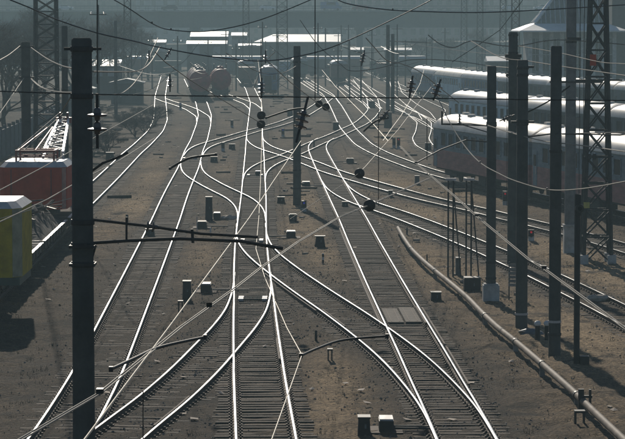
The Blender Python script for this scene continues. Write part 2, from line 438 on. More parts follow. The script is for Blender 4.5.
    base = mix(rng_(pale, .64, .70, 0, .6), base, (.26, .205, .14))
    # stones
    vo = n.new('ShaderNodeTexVoronoi'); vo.inputs['Scale'].default_value = 13; Lk(tc.outputs['Object'], vo.inputs['Vector'])
    sv = n.new('ShaderNodeSeparateColor'); Lk(vo.outputs['Color'], sv.inputs['Color'])
    mul = n.new('ShaderNodeMix'); mul.data_type = 'RGBA'; mul.blend_type = 'MULTIPLY'; mul.inputs['Factor'].default_value = 1
    rc = [i for i in mul.inputs if i.type == 'RGBA']
    comb = n.new('ShaderNodeCombineColor')
    gain = math_('MULTIPLY', rng_(sv.outputs['Red'], 0, 1, .5, 1.5), rng_(fine, .3, .7, .4, 1.6))
    for i in range(3): Lk(gain, comb.inputs[i])
    Lk(base, rc[0]); Lk(comb.outputs[0], rc[1])
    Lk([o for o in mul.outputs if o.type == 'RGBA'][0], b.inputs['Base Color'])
    b.inputs['Roughness'].default_value = .95; b.inputs['Specular IOR Level'].default_value = .15
    bp = n.new('ShaderNodeBump'); bp.inputs['Strength'].default_value = 1.0; bp.inputs['Distance'].default_value = .10
    h = math_('ADD', math_('MULTIPLY', vo.outputs['Distance'], -.6), math_('ADD', fine, mid))
    Lk(h, bp.inputs['Height']); Lk(bp.outputs[0], b.inputs['Normal'])
    me.materials.append(m)
    o = link('ground', me); tag(o, 'brown oily soil and ballast of the rail yard', 'ground', kind='structure')
    del o['category']
    return o
build_ground()

# ------------------------------------------------------------------ tracks
PROF = [(-.07, -.175), (.07, -.175), (.07, -.162), (.012, -.145), (.010, -.045), (.036, -.035), (.038, -.012), (.030, -.003), (.012, 0), (-.012, 0), (-.030, -.003), (-.038, -.012), (-.036, -.035), (-.010, -.045), (-.012, -.145), (-.07, -.162)]
TOPF = {7, 8, 9}
def rail_mesh(ln, side, z):
    n = len(PROF); vs = []; fs = []; mi = []
    for i in range(len(ln)):
        d, nn = frame_of(ln, i)
        c = ln[i] + nn * side * .797
        for (x, pz) in PROF: vs.append((c[0] + nn[0] * x, c[1] + nn[1] * x, z + pz))
    for i in range(len(ln) - 1):
        for j in range(n):
            fs.append((i * n + j, i * n + (j + 1) % n, (i + 1) * n + (j + 1) % n, (i + 1) * n + j)); mi.append(0 if j in TOPF else 1)
    fs += [tuple(range(n))[::-1], tuple(range((len(ln) - 1) * n, len(ln) * n))]; mi += [1, 1]
    mb = MB(); mb.v = vs; mb.f = fs; mb.m = mi
    return mb.mesh('rail', ['steel', 'rust'])
SL = MB()
SL.add([(-1.36, -.125, -.15), (1.36, -.125, -.15), (1.36, .125, -.15), (-1.36, .125, -.15), (-1.36, -.12, -.012), (1.36, -.12, -.012), (1.36, .12, -.012), (-1.36, .12, -.012), (-1.345, -.10, 0), (1.345, -.10, 0), (1.345, .10, 0), (-1.345, .10, 0)],
       [(0, 3, 2, 1), (8, 9, 10, 11)] + [(a, (a + 1) % 4, (a + 1) % 4 + 4, a + 4) for a in range(4)] + [(a + 4, (a + 1) % 4 + 4, (a + 1) % 4 + 8, a + 8) for a in range(4)])
SLEEPER = SL.mesh('sleeper', 'sleeper')
tracks_done = []
def clear_of(p, lim=1.3):
    for ln in tracks_done:
        if ln[0, 1] <= p[1] <= ln[-1, 1] and abs(np.interp(p[1], ln[:, 1], ln[:, 0]) - p[0]) < lim: return False
    return True
SINK = {'t2': .016, 't1': .018, 't7': .008, 't8': .006, 'mid_cross': .014, 't5': .002}
def build_track(key, label, idx, y_single=128, y_fast=165):
    ln = T[key]
    root = thing('railway_track', label, 'track', (0, 0, 0), 0, 'tracks of the rail yard')
    z = RT - .0025 * idx
    for s in (-1, 1): 
        o = link('rail', rail_mesh(ln, s, z), root)
    seg = np.linalg.norm(np.diff(ln, axis=0), axis=1); acc = np.concatenate([[0], np.cumsum(seg)])
    far = MB(); fst = MB(); any_far = False
    s = .2
    ztop = z - .172
    while s < acc[-1]:
        ss = s + random.gauss(0, .025)
        x = np.interp(ss, acc, ln[:, 0]); y = np.interp(ss, acc, ln[:, 1])
        i = int(np.clip(np.searchsorted(acc, ss), 1, len(ln) - 1))
        d = ln[i] - ln[i - 1]; ang = math.atan2(d[1], d[0]) - math.pi / 2
        p = (x, y)
        vis = abs(x) < y * .125 + 4
        if vis and clear_of(p) and y > 62:
            jit = random.gauss(0, .012); zz = ztop - SINK.get(key, 0) + random.uniform(-.016, .008); sc = random.uniform(.97, 1.03)
            if y < y_single:
                o = link('sleeper', SLEEPER, root, (x + random.gauss(0, .03), y, zz), ang + jit)
                o.scale = (sc, random.uniform(.9, 1.12), 1)
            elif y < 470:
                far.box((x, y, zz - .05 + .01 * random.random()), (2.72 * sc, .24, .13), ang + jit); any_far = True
        if vis and 62 < y < y_fast:
            nv = np.array([math.cos(ang), math.sin(ang)])
            for sd_ in (-1, 1):
                c = np.array(p) + nv * sd_ * .797
                fst.box((c[0], c[1], ztop + .012), (.38, .17, .03), ang)
                for q in (-.12, .12):
                    fst.box((c[0] + nv[0] * q, c[1] + nv[1] * q, ztop + .045), (.05, .09, .05), ang)
        s += .545
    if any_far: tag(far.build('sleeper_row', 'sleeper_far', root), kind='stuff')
    if fst.f: tag(fst.build('rail_fastening', 'rust', root), kind='stuff')
    tracks_done.append(ln)
    return root
TL = [('t3', 'straight shiny track through the bottom centre of the yard'),
      ('t5', 'straight shiny track right of centre running to the bottom right switch'),
      ('t2', 'shiny track left of centre leading up to the dark red tank wagons'),
      ('t1', 'far left track curving behind the concrete pole, carrying the crane wagons'),
      ('t7', 'oblique track crossing the yard and leaving at right, nearer the maroon coaches'),
      ('t8', 'oblique track leaving the frame at right behind the pale pipe'),
      ('t9', 'track curving from the far centre to the maroon passenger coaches'),
      ('righthand_branch', 'branch track swinging from the centre switch down to bottom right'),
      ('lefthand_branch', 'branch track swinging from the centre switch down to bottom left'),
      ('mid_cross', 'short crossover joining left track to centre track at mid yard'),
      ('upper_cross', 'long flat crossover rising right from the left track across the centre'),
      ('diagonal', 'diagonal track climbing right from the centre track into the distance'),
      ('t10', 'wavy far track bending just left of the maroon coaches'),
      ('t11', 'empty far track between the maroon coaches and the pale coaches'),
      ('t12', 'far track under the pale blue and white-roofed coaches'),
      ('t13', 'farthest right track under the blue coaches'),
      ('farleft_cross', 'far crossover just below the dark red tank wagons'),
      ('far_a', 'faint far track joining the centre curve left of the small discs'),
      ('far_b', 'faint far track running toward the diagonal track end'),
      ('far_c', 'faint far track slanting right below the blue coaches'),
      ('far_d', 'faint wavy far track behind the twin concrete poles'),
      ('far_e', 'faint far track under the blue railcar'),
      ('far_g', 'faint far track curving right into the diagonal track')]
for i, (k, lb) in enumerate(TL): build_track(k, lb, i)

# loose ballast stones: nobody could count them
def ballast():
    pts = []
    for k, ln in T.items():
        if ln[0, 1] > 150: continue
        for _ in range(3000):
            i = random.randrange(len(ln)); 
            if ln[i, 1] > 190 or ln[i, 1] < 66: continue
            o = random.gauss(0, 1.7)
            x, y = ln[i, 0] + o, ln[i, 1] + random.random()
            if abs(x) < y * .125 + 3: pts.append((x, y))
    for _ in range(3000):
        y = random.uniform(70, 170); x = random.uniform(-y * .12, y * .12); pts.append((x, y))
    mb = MB()
    base = [(1, 0, 0), (-1, 0, 0), (0, 1, 0), (0, -1, 0), (0, 0, 1), (0, 0, -1)]
    fs = [(0, 2, 4), (2, 1, 4), (1, 3, 4), (3, 0, 4), (2, 0, 5), (1, 2, 5), (3, 1, 5), (0, 3, 5)]
    for x, y in pts:
        s = random.choice((.02, .025, .03, .035, .05)) ; r = [s * random.uniform(.6, 1.3) for _ in range(3)]; a = random.random() * 3
        ca, sa = math.cos(a), math.sin(a)
        mb.add([(x + (p[0] * r[0] * ca - p[1] * r[1] * sa), y + (p[0] * r[0] * sa + p[1] * r[1] * ca), .006 + p[2] * r[2] * .7) for p in base], fs)
    o = mb.build('ballast_stones', 'stone'); tag(o, 'loose grey brown ballast stones scattered between the tracks', kind='stuff')
ballast()
def litter():
    mb = MB()
    for _ in range(150):
        y = random.uniform(75, 260); x = random.uniform(-y * .1, y * .115); s = random.uniform(.05, .16); a = random.random() * 3
        z = .05; k = random.uniform(-.03, .05)
        ca, sa = math.cos(a) * s, math.sin(a) * s
        mb.add([(x - ca, y - sa, z), (x + sa, y - ca, z + .01), (x + ca, y + sa, z + .03 + k), (x - sa, y + ca, z + .02), (x, y, z - .05)], [(0, 1, 2), (0, 2, 3), (0, 4, 1), (1, 4, 2), (2, 4, 3), (3, 4, 0)])
    tag(mb.build('litter', 'cloth_pale'), 'scraps of pale litter strewn over the soil', kind='stuff')
litter()

# ------------------------------------------------------------------ bridge, far buildings
BY = 700.0
def bridge():
    root = thing('road_bridge', 'long dark girder road bridge crossing the yard in the distance', 'bridge', (0, BY, 0))
    MB().box((0, 0, 12.45), (330, .8, 4.0)).box((0, 9, 12.45), (330, .8, 4.0)).build('girder', 'bridge_steel', root)
    MB().box((0, 4.5, 14.62), (330, 13, .3)).build('deck', 'bridge_edge', root)
    MB().box((0, 4.5, 14.80), (330, 9.0, .04)).build('carriageway', 'asphalt', root)
    rb = MB()
    for k in range(-54, 55): rb.box((k * 3.0, -.52, 12.5), (.14, .22, 3.7))
    tag(rb.build('web_stiffener', 'bridge_steel', root), kind='stuff')
    for yy in (-1.8, 10.8):
        r = MB().box((0, yy, 15.95), (330, .09, .12)).box((0, yy, 15.4), (330, .05, .06)).build('railing', 'bridge_steel', root)
        p = MB()
        for k in range(-70, 71): p.box((k * 2.35, yy, 15.36), (.07, .07, 1.15))
        tag(p.build('railing_post', 'bridge_steel', r), kind='stuff')
    for k in range(-3, 4):
        x = k * 42 + 12
        MB().box((x, 1.5, 5.1), (1.6, 1.6, 10.4)).box((x, 7.5, 5.1), (1.6, 1.6, 10.4)).box((x, 4.5, 10.2), (2.4, 9.5, .8)).build('pier', 'bridge_steel', root)
bridge()
def car(px, lane, paint, label, van=False, facing=1):
    x = (px - 312.5) / F * (BY + lane)
    h = 2.2 if van else 1.45; L = 5.4 if van else 4.2
    root = thing('car', label, 'van' if van else 'car', (x, BY + lane, 14.82), 0 if facing > 0 else math.pi, 'vehicles on the bridge')
    b = MB(); prof = [(-L / 2, .3), (L / 2, .3), (L / 2, .75), (L / 2 - .2, .9), (L * .22, 1.0), (L * .08, h), (-L * .36, h), (-L * .48, .95), (-L / 2, .9)] if not van else [(-L / 2, .35), (L / 2, .35), (L / 2, 1.1), (L * .40, 1.25), (L * .30, h), (-L / 2 + .05, h), (-L / 2, 2.0)]
    n = len(prof)
    b.add([(x_, -.85, z) for x_, z in prof] + [(x_, .85, z) for x_, z in prof], [(i, (i + 1) % n, (i + 1) % n + n, i + n) for i in range(n)] + [tuple(range(n))[::-1], tuple(range(n, 2 * n))])
    b.build('body', paint, root)
    wz = (h + 1.0) / 2 + (.15 if van else 0)
    for sgn in (-1, 1):
        MB().box((-.25 * (0 if van else 1), sgn * .855, wz), (L * .42, .02, (h - 1.0) * .6)).build('window', 'glass', root)
    for a in (-.32, .32):
        for sgn in (-1, 1):
            MB().lathe([(.31, -.1), (.31, .1)], (a * L, sgn * .8, .31), 12, axis='Y').build('wheel', 'black', root)
car(66, 2.5, 'car_white', 'white car on the bridge at far left')
car(170, 6, 'car_dark', 'dark car on the bridge above the left tank wagon', facing=-1)
car(268, 2.5, 'car_white', 'white car on the bridge above the twin lattice masts')
car(331, 2.5, 'car_blue', 'blue and white van on the bridge right of centre', van=True)
car(360, 6, 'car_red', 'reddish car on the bridge just right of the van', facing=-1)
car(509, 2.5, 'car_white', 'white car on the bridge above the banded concrete pole')
car(541, 6, 'car_white', 'white car on the bridge beside the depot roof', facing=-1)

def block(x0, x1, d, h, wallm, label, floors, cols, z0=1.2, fh=3.2, win=(1.3, 1.7), depth=14, roofm='roof_grey', cat='building'):
    a = D(x0, 25, d).x; b = D(x1, 25, d).x; w = b - a
    root = thing('apartment_building', label, cat, ((a + b) / 2, d + depth / 2, 0), 0, 'buildings beyond the bridge')
    MB().box((0, 0, h / 2), (w, depth, h)).build('wall', wallm, root)
    rf = MB().box((0, 0, h + .25), (w + .8, depth + .8, .5)).build('roof', roofm, root)
    MB().box((w * .2, 0, h + 1.1), (.9, .9, 1.4)).build('chimney', 'brick_dark', rf)
    wm = MB().box((0, 0, 0), (win[0], .12, win[1])).mesh('window', 'glass')
    sm = MB().box((0, -.1, -win[1] / 2 - .08), (win[0] + .3, .24, .14)).mesh('sill', wallm)
    for f in range(floors):
        for c in range(cols):
            x = -w / 2 + w * (c + .5) / cols
            z = z0 + f * fh + 1.4
            if z + 1 > h: continue
            o = link('window', wm, root, (x, -depth / 2 - .02, z))
            link('sill', sm, o, (0, 0, 0))
block(-80, 42, 900, 30, 'plaster_brown', 'tall brown block behind the bridge at far left corner', 9, 9)
block(38, 140, 960, 26, 'brick_dark', 'dark brick block behind the bridge at left', 7, 7)
block(136, 242, 930, 31, 'plaster', 'grey block behind the bridge above the tank wagons', 9, 9)
block(236, 330, 980, 27, 'plaster_brown', 'brownish block behind the bridge at centre left', 8, 7)
block(322, 357.5, 900, 24, 'plaster', 'narrow grey block behind the blue van on the bridge', 7, 4)
block(356, 488, 880, 34, 'plaster_pink', 'long pinkish grey block with many windows behind the bridge', 10, 15, win=(1.5, 2.0))
block(484, 572, 930, 28, 'plaster', 'grey block behind the bridge left of the depot', 8, 6)
block(566, 700, 900, 30, 'plaster_brown', 'brown block behind the bridge at far right corner', 9, 10)

# embankment behind the bridge piers closes the view between the piers
emb = MB()
n = 60
vs_ = []
for j, (yy, hh) in enumerate(((735, 0), (748, 1), (780, 1), (800, 0))):
    for i in range(n + 1):
        x = -260 + 520 * i / n
        vs_.append((x, yy + 3 * math.sin(i * .9), -.1 + hh * (6.2 + 1.2 * math.sin(i * .37) + .5 * math.sin(i * 1.7))))
emb.add(vs_, [(j * (n + 1) + i, j * (n + 1) + i + 1, (j + 1) * (n + 1) + i + 1, (j + 1) * (n + 1) + i) for j in range(3) for i in range(n)])
mat('shed_wall', (.032, .034, .036), .85, 0, .4, .3)
mat('worn_panel', (.115, .094, .070), .9, 0, .5, 2.5, .6, 12)
mat('dry_grass', (.12, .105, .075), .95, 0, .4, .12, bump=.5, bscale=.6)
o = emb.build('embankment', 'dry_grass'); tag(o, kind='structure')

def shed(x0, x1, ytop, ybot, d, label, roofm='roof_white', wallm='shed_wall', skew=0.0, name='goods_shed', doors=3):
    a = D(x0, ybot, d); b = D(x1, ybot, d); w = b.x - a.x
    ze = a.z; zr = D(x0, ytop, d).z
    rise = max(zr - ze, .25); run = rise / math.tan(R(12))
    root = thing(name, label, 'shed', ((a.x + b.x) / 2, d, 0), 0, 'low sheds below the bridge')
    MB().box((0, run + .2, ze / 2), (w - .4, 2 * run, ze - .04)).build('wall', wallm, root)
    rf = MB()
    rf.add([(-w / 2, 0, ze), (w / 2, 0, ze), (w / 2, run, zr), (-w / 2 + skew, run, zr), (w / 2, 2 * run + .4, ze), (-w / 2, 2 * run + .4, ze),
            (-w / 2, 0, ze - .15), (w / 2, 0, ze - .15), (w / 2, 2 * run + .4, ze - .15), (-w / 2, 2 * run + .4, ze - .15)],
           [(0, 1, 2, 3), (3, 2, 4, 5), (0, 6, 7, 1), (1, 7, 8, 4), (4, 8, 9, 5), (5, 9, 6, 0), (6, 9, 8, 7), (1, 4, 2), (0, 3, 5)])
    rf.build('roof', roofm, root)
    nw = max(2, int(w / 3.2)); wmz = MB().box((0, 0, 0), (1.5, .12, min(1.6, ze * .25))).mesh('window', random.choice(['glass', 'plaster']))
    for k in range(nw): link('window', wmz, root, (-w / 2 + w * (k + .5) / nw, .17, ze * .80))
    for k in range(doors):
        x = -w / 2 + w * (k + .5) / doors
        MB().box((x, -.02 + .2, ze * .35), (min(3.0, w / doors * .5), .1, ze * .6)).build('door', 'underframe', root)
shed(190, 228, 31.5, 36.5, 640, 'long shed with glaring white roof, upper left one below the bridge')
shed(231, 247, 32.5, 35.5, 655, 'short white-roofed shed right beside the long left shed', doors=1)
shed(150, 166, 39.8, 42.3, 640, 'narrow white-roofed shed at left below the bridge', doors=2)
shed(186, 227, 40.8, 43.8, 600, 'low flat white-roofed shed just above the tank wagons')
shed(238, 262, 43.6, 45.6, 610, 'thin white-roofed canopy left of the centre glare', doors=2)
shed(254, 341, 34.5, 41.8, 640, 'long white wedge-roofed shed behind the mid yard pole', skew=4.4, doors=7)
shed(350, 364, 47.5, 49.8, 600, 'small white-roofed shed right of centre below the bridge', doors=1)
shed(384, 412, 47.8, 50, 610, 'small white-roofed shed behind the twin concrete poles', doors=2)
shed(487, 513, 56.5, 61, 440, 'pale low roof between the depot and the blue coaches', doors=1)
shed(90, 120, 60, 66, 420, 'dull grey shed behind the left concrete pole', roofm='roof_grey')

def depot():
    d = 395.0
    X = lambda p: (p - 312.5) / F * d
    x0, x1 = X(530), X(614)
    cx = (x0 + x1) / 2; w = x1 - x0
    root = thing('station_building', 'pale pillared station building with ribbed hipped roof and glaring white eaves', 'building', (cx, d, 0))
    MB().box((0, 7, 5.2), (w, 13, 10.4)).build('wall', 'plaster', root)
    n = 8
    for k in range(n + 1):
        x = -w / 2 + w * k / n
        MB().box((x, .25, 5.3), (.55, .5, 10.2)).build('pillar', 'pale_concrete', root)
    for k in range(n):
        for zz, hh in ((6.9, 4.6), (2.4, 2.8)):
            f = MB().box((-w / 2 + w * (k + .5) / n, .45, zz), (.85, .14, hh)).build('window', 'glass', root)
            MB().box((-w / 2 + w * (k + .5) / n, .36, zz), (.08, .06, hh)).box((-w / 2 + w * (k + .5) / n, .36, zz), (.85, .06, .08)).build('frame', 'pale_concrete', f)
    ev = MB(); e = 1.7
    # flaring eaves, tilted about 12 degrees
    o_, i_ = [(-w / 2 - e, -e - .6), (w / 2 + e, -e - .6), (w / 2 + e, 15.4), (-w / 2 - e, 15.4)], [(-w / 2 + .8, 2.2), (w / 2 - .8, 2.2), (w / 2 - .8, 12), (-w / 2 + .8, 12)]
    ev.add([(x, y, 10.35) for x, y in o_] + [(x, y, 11.35) for x, y in i_] + [(x, y, 10.15) for x, y in o_], [(a, (a + 1) % 4, (a + 1) % 4 + 4, a + 4) for a in range(4)] + [(a, a + 8, (a + 1) % 4 + 8, (a + 1) % 4) for a in range(4)] + [(8, 11, 10, 9)])
    ev.build('eaves', 'roof_white', root)
    rf = MB(); q = [(-w / 2 + .8, 2.2), (w / 2 - .8, 2.2), (w / 2 - .8, 12), (-w / 2 + .8, 12)]
    top = [(-w / 2 + 5.4, 7.0), (w / 2 - .8, 7.0), (w / 2 - .8, 7.6), (-w / 2 + 5.4, 7.6)]
    rf.add([(x, y, 11.35) for x, y in q] + [(x, y, 17.2) for x, y in top], [(a, (a + 1) % 4, (a + 1) % 4 + 4, a + 4) for a in range(4)] + [(4, 5, 6, 7)])
    roof = rf.build('roof', 'roof_grey', root)
    for k in range(15):
        t = (k + .3) / 15
        a = Vector((q[0][0] + (q[1][0] - q[0][0]) * t, 2.2, 11.40)); b = Vector((q[0][0] + (q[1][0] - q[0][0]) * t, 7.0, 17.25)); 
        if b.x < top[0][0]: 
            u = (a.x - q[0][0]) / (top[0][0] - q[0][0]); b = Vector((a.x + .02, 2.2 + 4.8 * u, 11.4 + 5.85 * u))
        MB().bar(a, b, .10, .12).build('roof_rib', 'silver', roof)
    MB().bar((-w / 2 + .8, 2.2, 11.42), (-w / 2 + 5.4, 7.0, 17.25), .38, .28).build('hip_edge', 'silver', roof)
    MB().box((2.7, 7.3, 17.3), (w - 6.2, 1.2, .3)).build('ridge_cap', 'roof_grey', roof)
depot()
block(612, 700, 430, 19, 'hut_wall', 'big dark hall right of the station building', 2, 4, z0=2, fh=5, win=(2.4, 3), depth=30, cat='hall')

# ------------------------------------------------------------------ trees
def tree_meshes(seed):
    rr = random.Random(seed); tr = MB(); tw = MB()
    tips = []
    def grow(p, d, L, r, lev):
        q = p + d * L
        midp = (p + q) / 2 + Vector((rr.gauss(0, .06), rr.gauss(0, .06), 0)) * L
        tr.tube([p, midp, q], [r, r * .85, r * .68], 5 if lev > 1 else 7)
        if lev >= 3: tips.append((q, d, L)); 
        if lev >= 4: return
        for k in range(rr.choice((3, 3, 4)) if lev < 3 else 3):
            ax = Vector((rr.gauss(0, 1), rr.gauss(0, 1), rr.gauss(0, .4))).normalized()
            nd = (d * .75 + ax * rr.uniform(.45, .8) + Vector((0, 0, .12))).normalized()
            grow(q - d * L * rr.uniform(0, .35), nd, L * rr.uniform(.58, .78), r * .55, lev + 1)
    grow(Vector((0, 0, -.1)), Vector((rr.gauss(0, .04), rr.gauss(0, .04), 1)).normalized(), 3.4, .22, 0)
    for q, d, L in tips:
        for _ in range(9):
            ax = Vector((rr.gauss(0, 1), rr.gauss(0, 1), rr.gauss(.3, .7)))
            e = q + (d * .6 + ax * .55) * rr.uniform(.5, 1.2)
            s = q + (e - q) * .05
            t = (e - s).cross(Vector((rr.gauss(0, 1), rr.gauss(0, 1), rr.gauss(0, 1)))).normalized() * .022
            tw.add([s - t, s + t, e], [(0, 1, 2)])
            m_ = s + (e - s) * .5; e2 = m_ + Vector((rr.gauss(0, .35), rr.gauss(0, .35), rr.gauss(.15, .3)))
            tw.add([m_ - t * .8, m_ + t * .8, e2], [(0, 1, 2)])
    return tr.mesh('trunk', 'bark'), tw.mesh('crown', 'twig')
TM = [tree_meshes(s) for s in (3, 11, 23)]
TREES = [(6, 262, 1.25, 'bare brown tree at the far left edge behind the lattice mast'), (22, 300, 1.2, 'bare tree behind the left banded concrete pole'), (-12, 235, 1.1, 'bare tree half outside the left frame edge'),
         (46, 330, 1.35, 'bare tree seen through the left lattice mast'), (72, 350, 1.3, 'bare tree behind the near left concrete pole'), (92, 390, 1.35, 'bare tree right of the near left pole top'),
         (110, 430, 1.4, 'bare tree behind the thin far pole at left'), (128, 480, 1.3, 'bare tree beside the far left lattice mast'), (58, 440, 1.5, 'tall bare tree in the haze between left masts'), (30, 420, 1.5, 'tall bare tree in the haze at upper left'), (8, 380, 1.4, 'tall bare tree high at the left frame corner'),
         (148, 560, 1.2, 'far bare tree left of the sheds'), (100, 600, 1.4, 'farthest bare tree under the left end of the bridge'), (420, 640, 1.0, 'far bare tree below the bridge right of centre'), (452, 620, 1.0, 'far bare tree below the bridge behind the blue coaches'), (480, 650, 1.1, 'far bare tree below the bridge left of the station building')]
for i, (px, d, sc, lb) in enumerate(TREES):
    r = thing('bare_tree', lb, 'tree', (D(px, 25, d).x, d, 0), random.random() * 6, 'bare trees in the haze')
    a, b = TM[i % 3]
    for nm, me in (('trunk', a), ('crown', b)):
        o = link(nm, me, r); 
    r.scale = (sc, sc, sc)

# ------------------------------------------------------------------ huts, fence at left
def hut(px0, px1, base, h, label, wallm='hut_wall', roofm='roof_grey', depth=4.0):
    g0, g1 = G(px0, base), G(px1, base); w = g1.x - g0.x
    root = thing('trackside_hut', label, 'hut', ((g0.x + g1.x) / 2, g0.y + depth / 2, 0), 0)
    MB().box((0, 0, h / 2), (w, depth, h)).build('wall', wallm, root)
    MB().prism([(-w / 2 - .3, h), (w / 2 + .3, h), (w / 2 + .3, h + .15), (0, h + .7), (-w / 2 - .3, h + .15)], -depth / 2 - .3, depth / 2 + .3).build('roof', roofm, root)
    d_ = MB().box((-w * .25, -depth / 2 - .03, 1.05), (.9, .08, 2.0)).build('door', 'underframe', root)
    MB().box((-w * .25 + .3, -depth / 2 - .09, 1.05), (.12, .06, .05)).build('handle', 'silver', d_)
    wn_ = MB().box((w * .2, -depth / 2 - .02, 1.7), (1.0, .06, .9)).build('window', 'glass', root)
    MB().box((w * .2, -depth / 2 - .07, 1.2), (1.2, .12, .08)).build('sill', 'pale_concrete', wn_)
hut(111, 142, 104, 2.9, 'dark bluish trackside hut left of the curving left track')
hut(64, 92, 118, 3.4, 'dark hut half hidden behind the near left pole')
fr = thing('panel_fence', 'dark grey concrete panel fence running along the left side of the yard', 'fence', (0, 0, 0))
pm = MB().box((0, 0, 1.2), (.12, 3.9, 2.4)).mesh('panel', 'fence_board'); pp = MB().box((0, 0, 1.35), (.28, .28, 2.7)).mesh('post', 'fence_board')
for k in range(38):
    y = 186 + k * 4.1; x = -25.0 - .02 * (y - 180)
    link('panel', pm, fr, (x, y, 0), R(1.2)); link('post', pp, fr, (x + .02, y - 2.05, 0))

# ------------------------------------------------------------------ poles and masts
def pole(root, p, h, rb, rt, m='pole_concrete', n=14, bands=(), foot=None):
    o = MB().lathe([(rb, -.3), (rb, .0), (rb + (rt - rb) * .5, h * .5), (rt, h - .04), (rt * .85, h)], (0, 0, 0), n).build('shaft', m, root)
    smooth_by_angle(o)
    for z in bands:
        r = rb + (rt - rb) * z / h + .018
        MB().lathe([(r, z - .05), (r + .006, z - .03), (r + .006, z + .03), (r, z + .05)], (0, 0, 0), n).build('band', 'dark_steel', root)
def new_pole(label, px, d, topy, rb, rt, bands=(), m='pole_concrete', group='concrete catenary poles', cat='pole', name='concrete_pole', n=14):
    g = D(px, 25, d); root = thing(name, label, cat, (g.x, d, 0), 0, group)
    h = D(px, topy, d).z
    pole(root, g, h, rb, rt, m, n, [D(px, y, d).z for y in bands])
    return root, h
def loc(root, px, py, d): 
    v = D(px, py, d); return v - Vector(root.location)
def bolt_arm(root, z, r, L=.35, side=1):
    MB().box((side * (r + L / 2 - .05), 0, z), (L, .07, .07)).build('bracket', 'dark_steel', root)
def disc_string(mb, p, axis, n, Rr, pitch=.16, mi=0):
    """porcelain discs strung along an axis from point p"""
    a = Vector(axis).normalized(); q = a.to_track_quat('Z', 'Y').to_matrix()
    for k in range(n):
        c = Vector(p) + a * pitch * (k + .5)
        mb.lathe([(Rr * .25, -.075), (Rr * .30, -.035), (Rr * .9, -.030), (Rr, -.015), (Rr * .95, -.006), (Rr * .42, .009), (Rr * .36, .06), (Rr * .2, .075)], c, 12, mi, rot=q)

# near left pole with long cantilever
P1, h1 = new_pole('big near concrete pole at left, cut by the bottom frame edge', 81.5, 50, 38, .215, .185, (49, 96, 222, 245, 264), n=20)
MB().tube([loc(P1, 92, 219.5, 50), loc(P1, 148, 226, 50), loc(P1, 200, 233.5, 50), loc(P1, 258, 237, 50)], .028, 8).build('cantilever_tube', 'dark_steel', P1)
MB().tube([loc(P1, 90, 243, 50), loc(P1, 128, 240.5, 50), loc(P1, 180, 238.5, 50), loc(P1, 240, 241, 50), loc(P1, 283, 248.5, 50)], .034, 8).build('cantilever_tube', 'dark_steel', P1)
MB().tube([loc(P1, 126.5, 217, 50), loc(P1, 126.5, 241, 50)], .022, 6).build('strut', 'dark_steel', P1)
MB().tube([loc(P1, 192, 229, 50), loc(P1, 193, 243, 50)], .03, 6).build('strut', 'dark_steel', P1)
MB().tube([loc(P1, 96, 245, 50), loc(P1, 91, 262, 50)], .022, 6).build('brace', 'dark_steel', P1)
MB().tube([loc(P1, 92, 171, 50), loc(P1, 103, 163, 50), loc(P1, 118, 157.5, 50), loc(P1, 128, 152.5, 50)], .026, 6).build('steady_arm', 'dark_steel', P1)
for y in (246, 264): MB().box((0, 0, D(81, y, 50).z), (.47, .47, .05)).build('clamp', 'dark_steel', P1)
MB().box((.26, 0, D(81, 49, 50).z), (.20, .06, .05)).build('bracket', 'dark_steel', P1)
MB().box((-.25, 0, D(81, 49, 50).z), (.14, .06, .05)).build('bracket', 'dark_steel', P1)
b_ = MB(); disc_string(b_, loc(P1, 76, 57, 50) + Vector((-.02, -.05, 0)), (0, 0, 1), 2, .07, .08); b_.build('insulator', 'porcelain', P1)
b_ = MB(); disc_string(b_, loc(P1, 146, 226, 50), (1, 0, -.1), 2, .10, .10); b_.build('insulator', 'porcelain', P1)

P2, _ = new_pole('banded concrete pole at far left behind the crane wagons', 25.5, 158, 42, .29, .26, (47, 77))
for y in (47, 78): MB().box((.05, 0, D(25, y, 158).z), (.85, .14, .14)).build('crossarm', 'dark_steel', P2)
new_pole('slim concrete pole just left of the big near pole', 64.5, 165, 26, .22, .18, (60, 90))
new_pole('thin far concrete pole at upper left before the trees', 115.5, 330, 21, .22, .19)
P5, _ = new_pole('lone concrete pole standing at mid yard centre', 297, 170, 46, .26, .22, (62, 170, 188))
b_ = MB().box((-.1, -.1, 1.35), (1.1, .12, .10)).box((.35, -.1, .9), (.9, .1, .08)); b_.build('bracket', 'dark_steel', P5)
P6, _ = new_pole('taller of the twin far concrete poles right of centre', 388, 360, 25, .27, .24)
MB().bar((0, 0, D(388, 41, 360).z), (5.6, 0, D(388, 43, 360).z), .14).build('crossarm', 'dark_steel', P6)
new_pole('shorter of the twin far concrete poles right of centre', 392.8, 350, 34, .25, .23)
P7, h7 = new_pole('shorter concrete pole set in a white block at right', 492, 111, 66, .205, .19, (123, 125, 262, 278))
MB().box((0, -.02, .30), (.66, .66, .70)).box((0, -.02, .68), (.58, .58, .06)).build('foundation_block', 'pale_concrete', P7)
MB().tube([loc(P7, 487, 126, 111), loc(P7, 470, 124, 111), loc(P7, 442, 124, 111)], .03, 6).build('cantilever_tube', 'dark_steel', P7)
MB().tube([loc(P7, 487, 132, 111), loc(P7, 463, 125, 111)], .025, 6).build('brace', 'dark_steel', P7)
MB().tube([loc(P7, 442, 111, 111), loc(P7, 442, 125, 111)], .04, 6).build('insulator_pin', 'black', P7)
b_ = MB(); disc_string(b_, loc(P7, 459.5, 124, 111), (0, 0, 1), 3, .10, .13); b_.build('insulator', 'porcelain', P7)
MB().tube([loc(P7, 466, 140, 111), loc(P7, 440, 150, 109), loc(P7, 416, 163, 106)], .028, 6).build('registration_arm', 'dark_steel', P7)
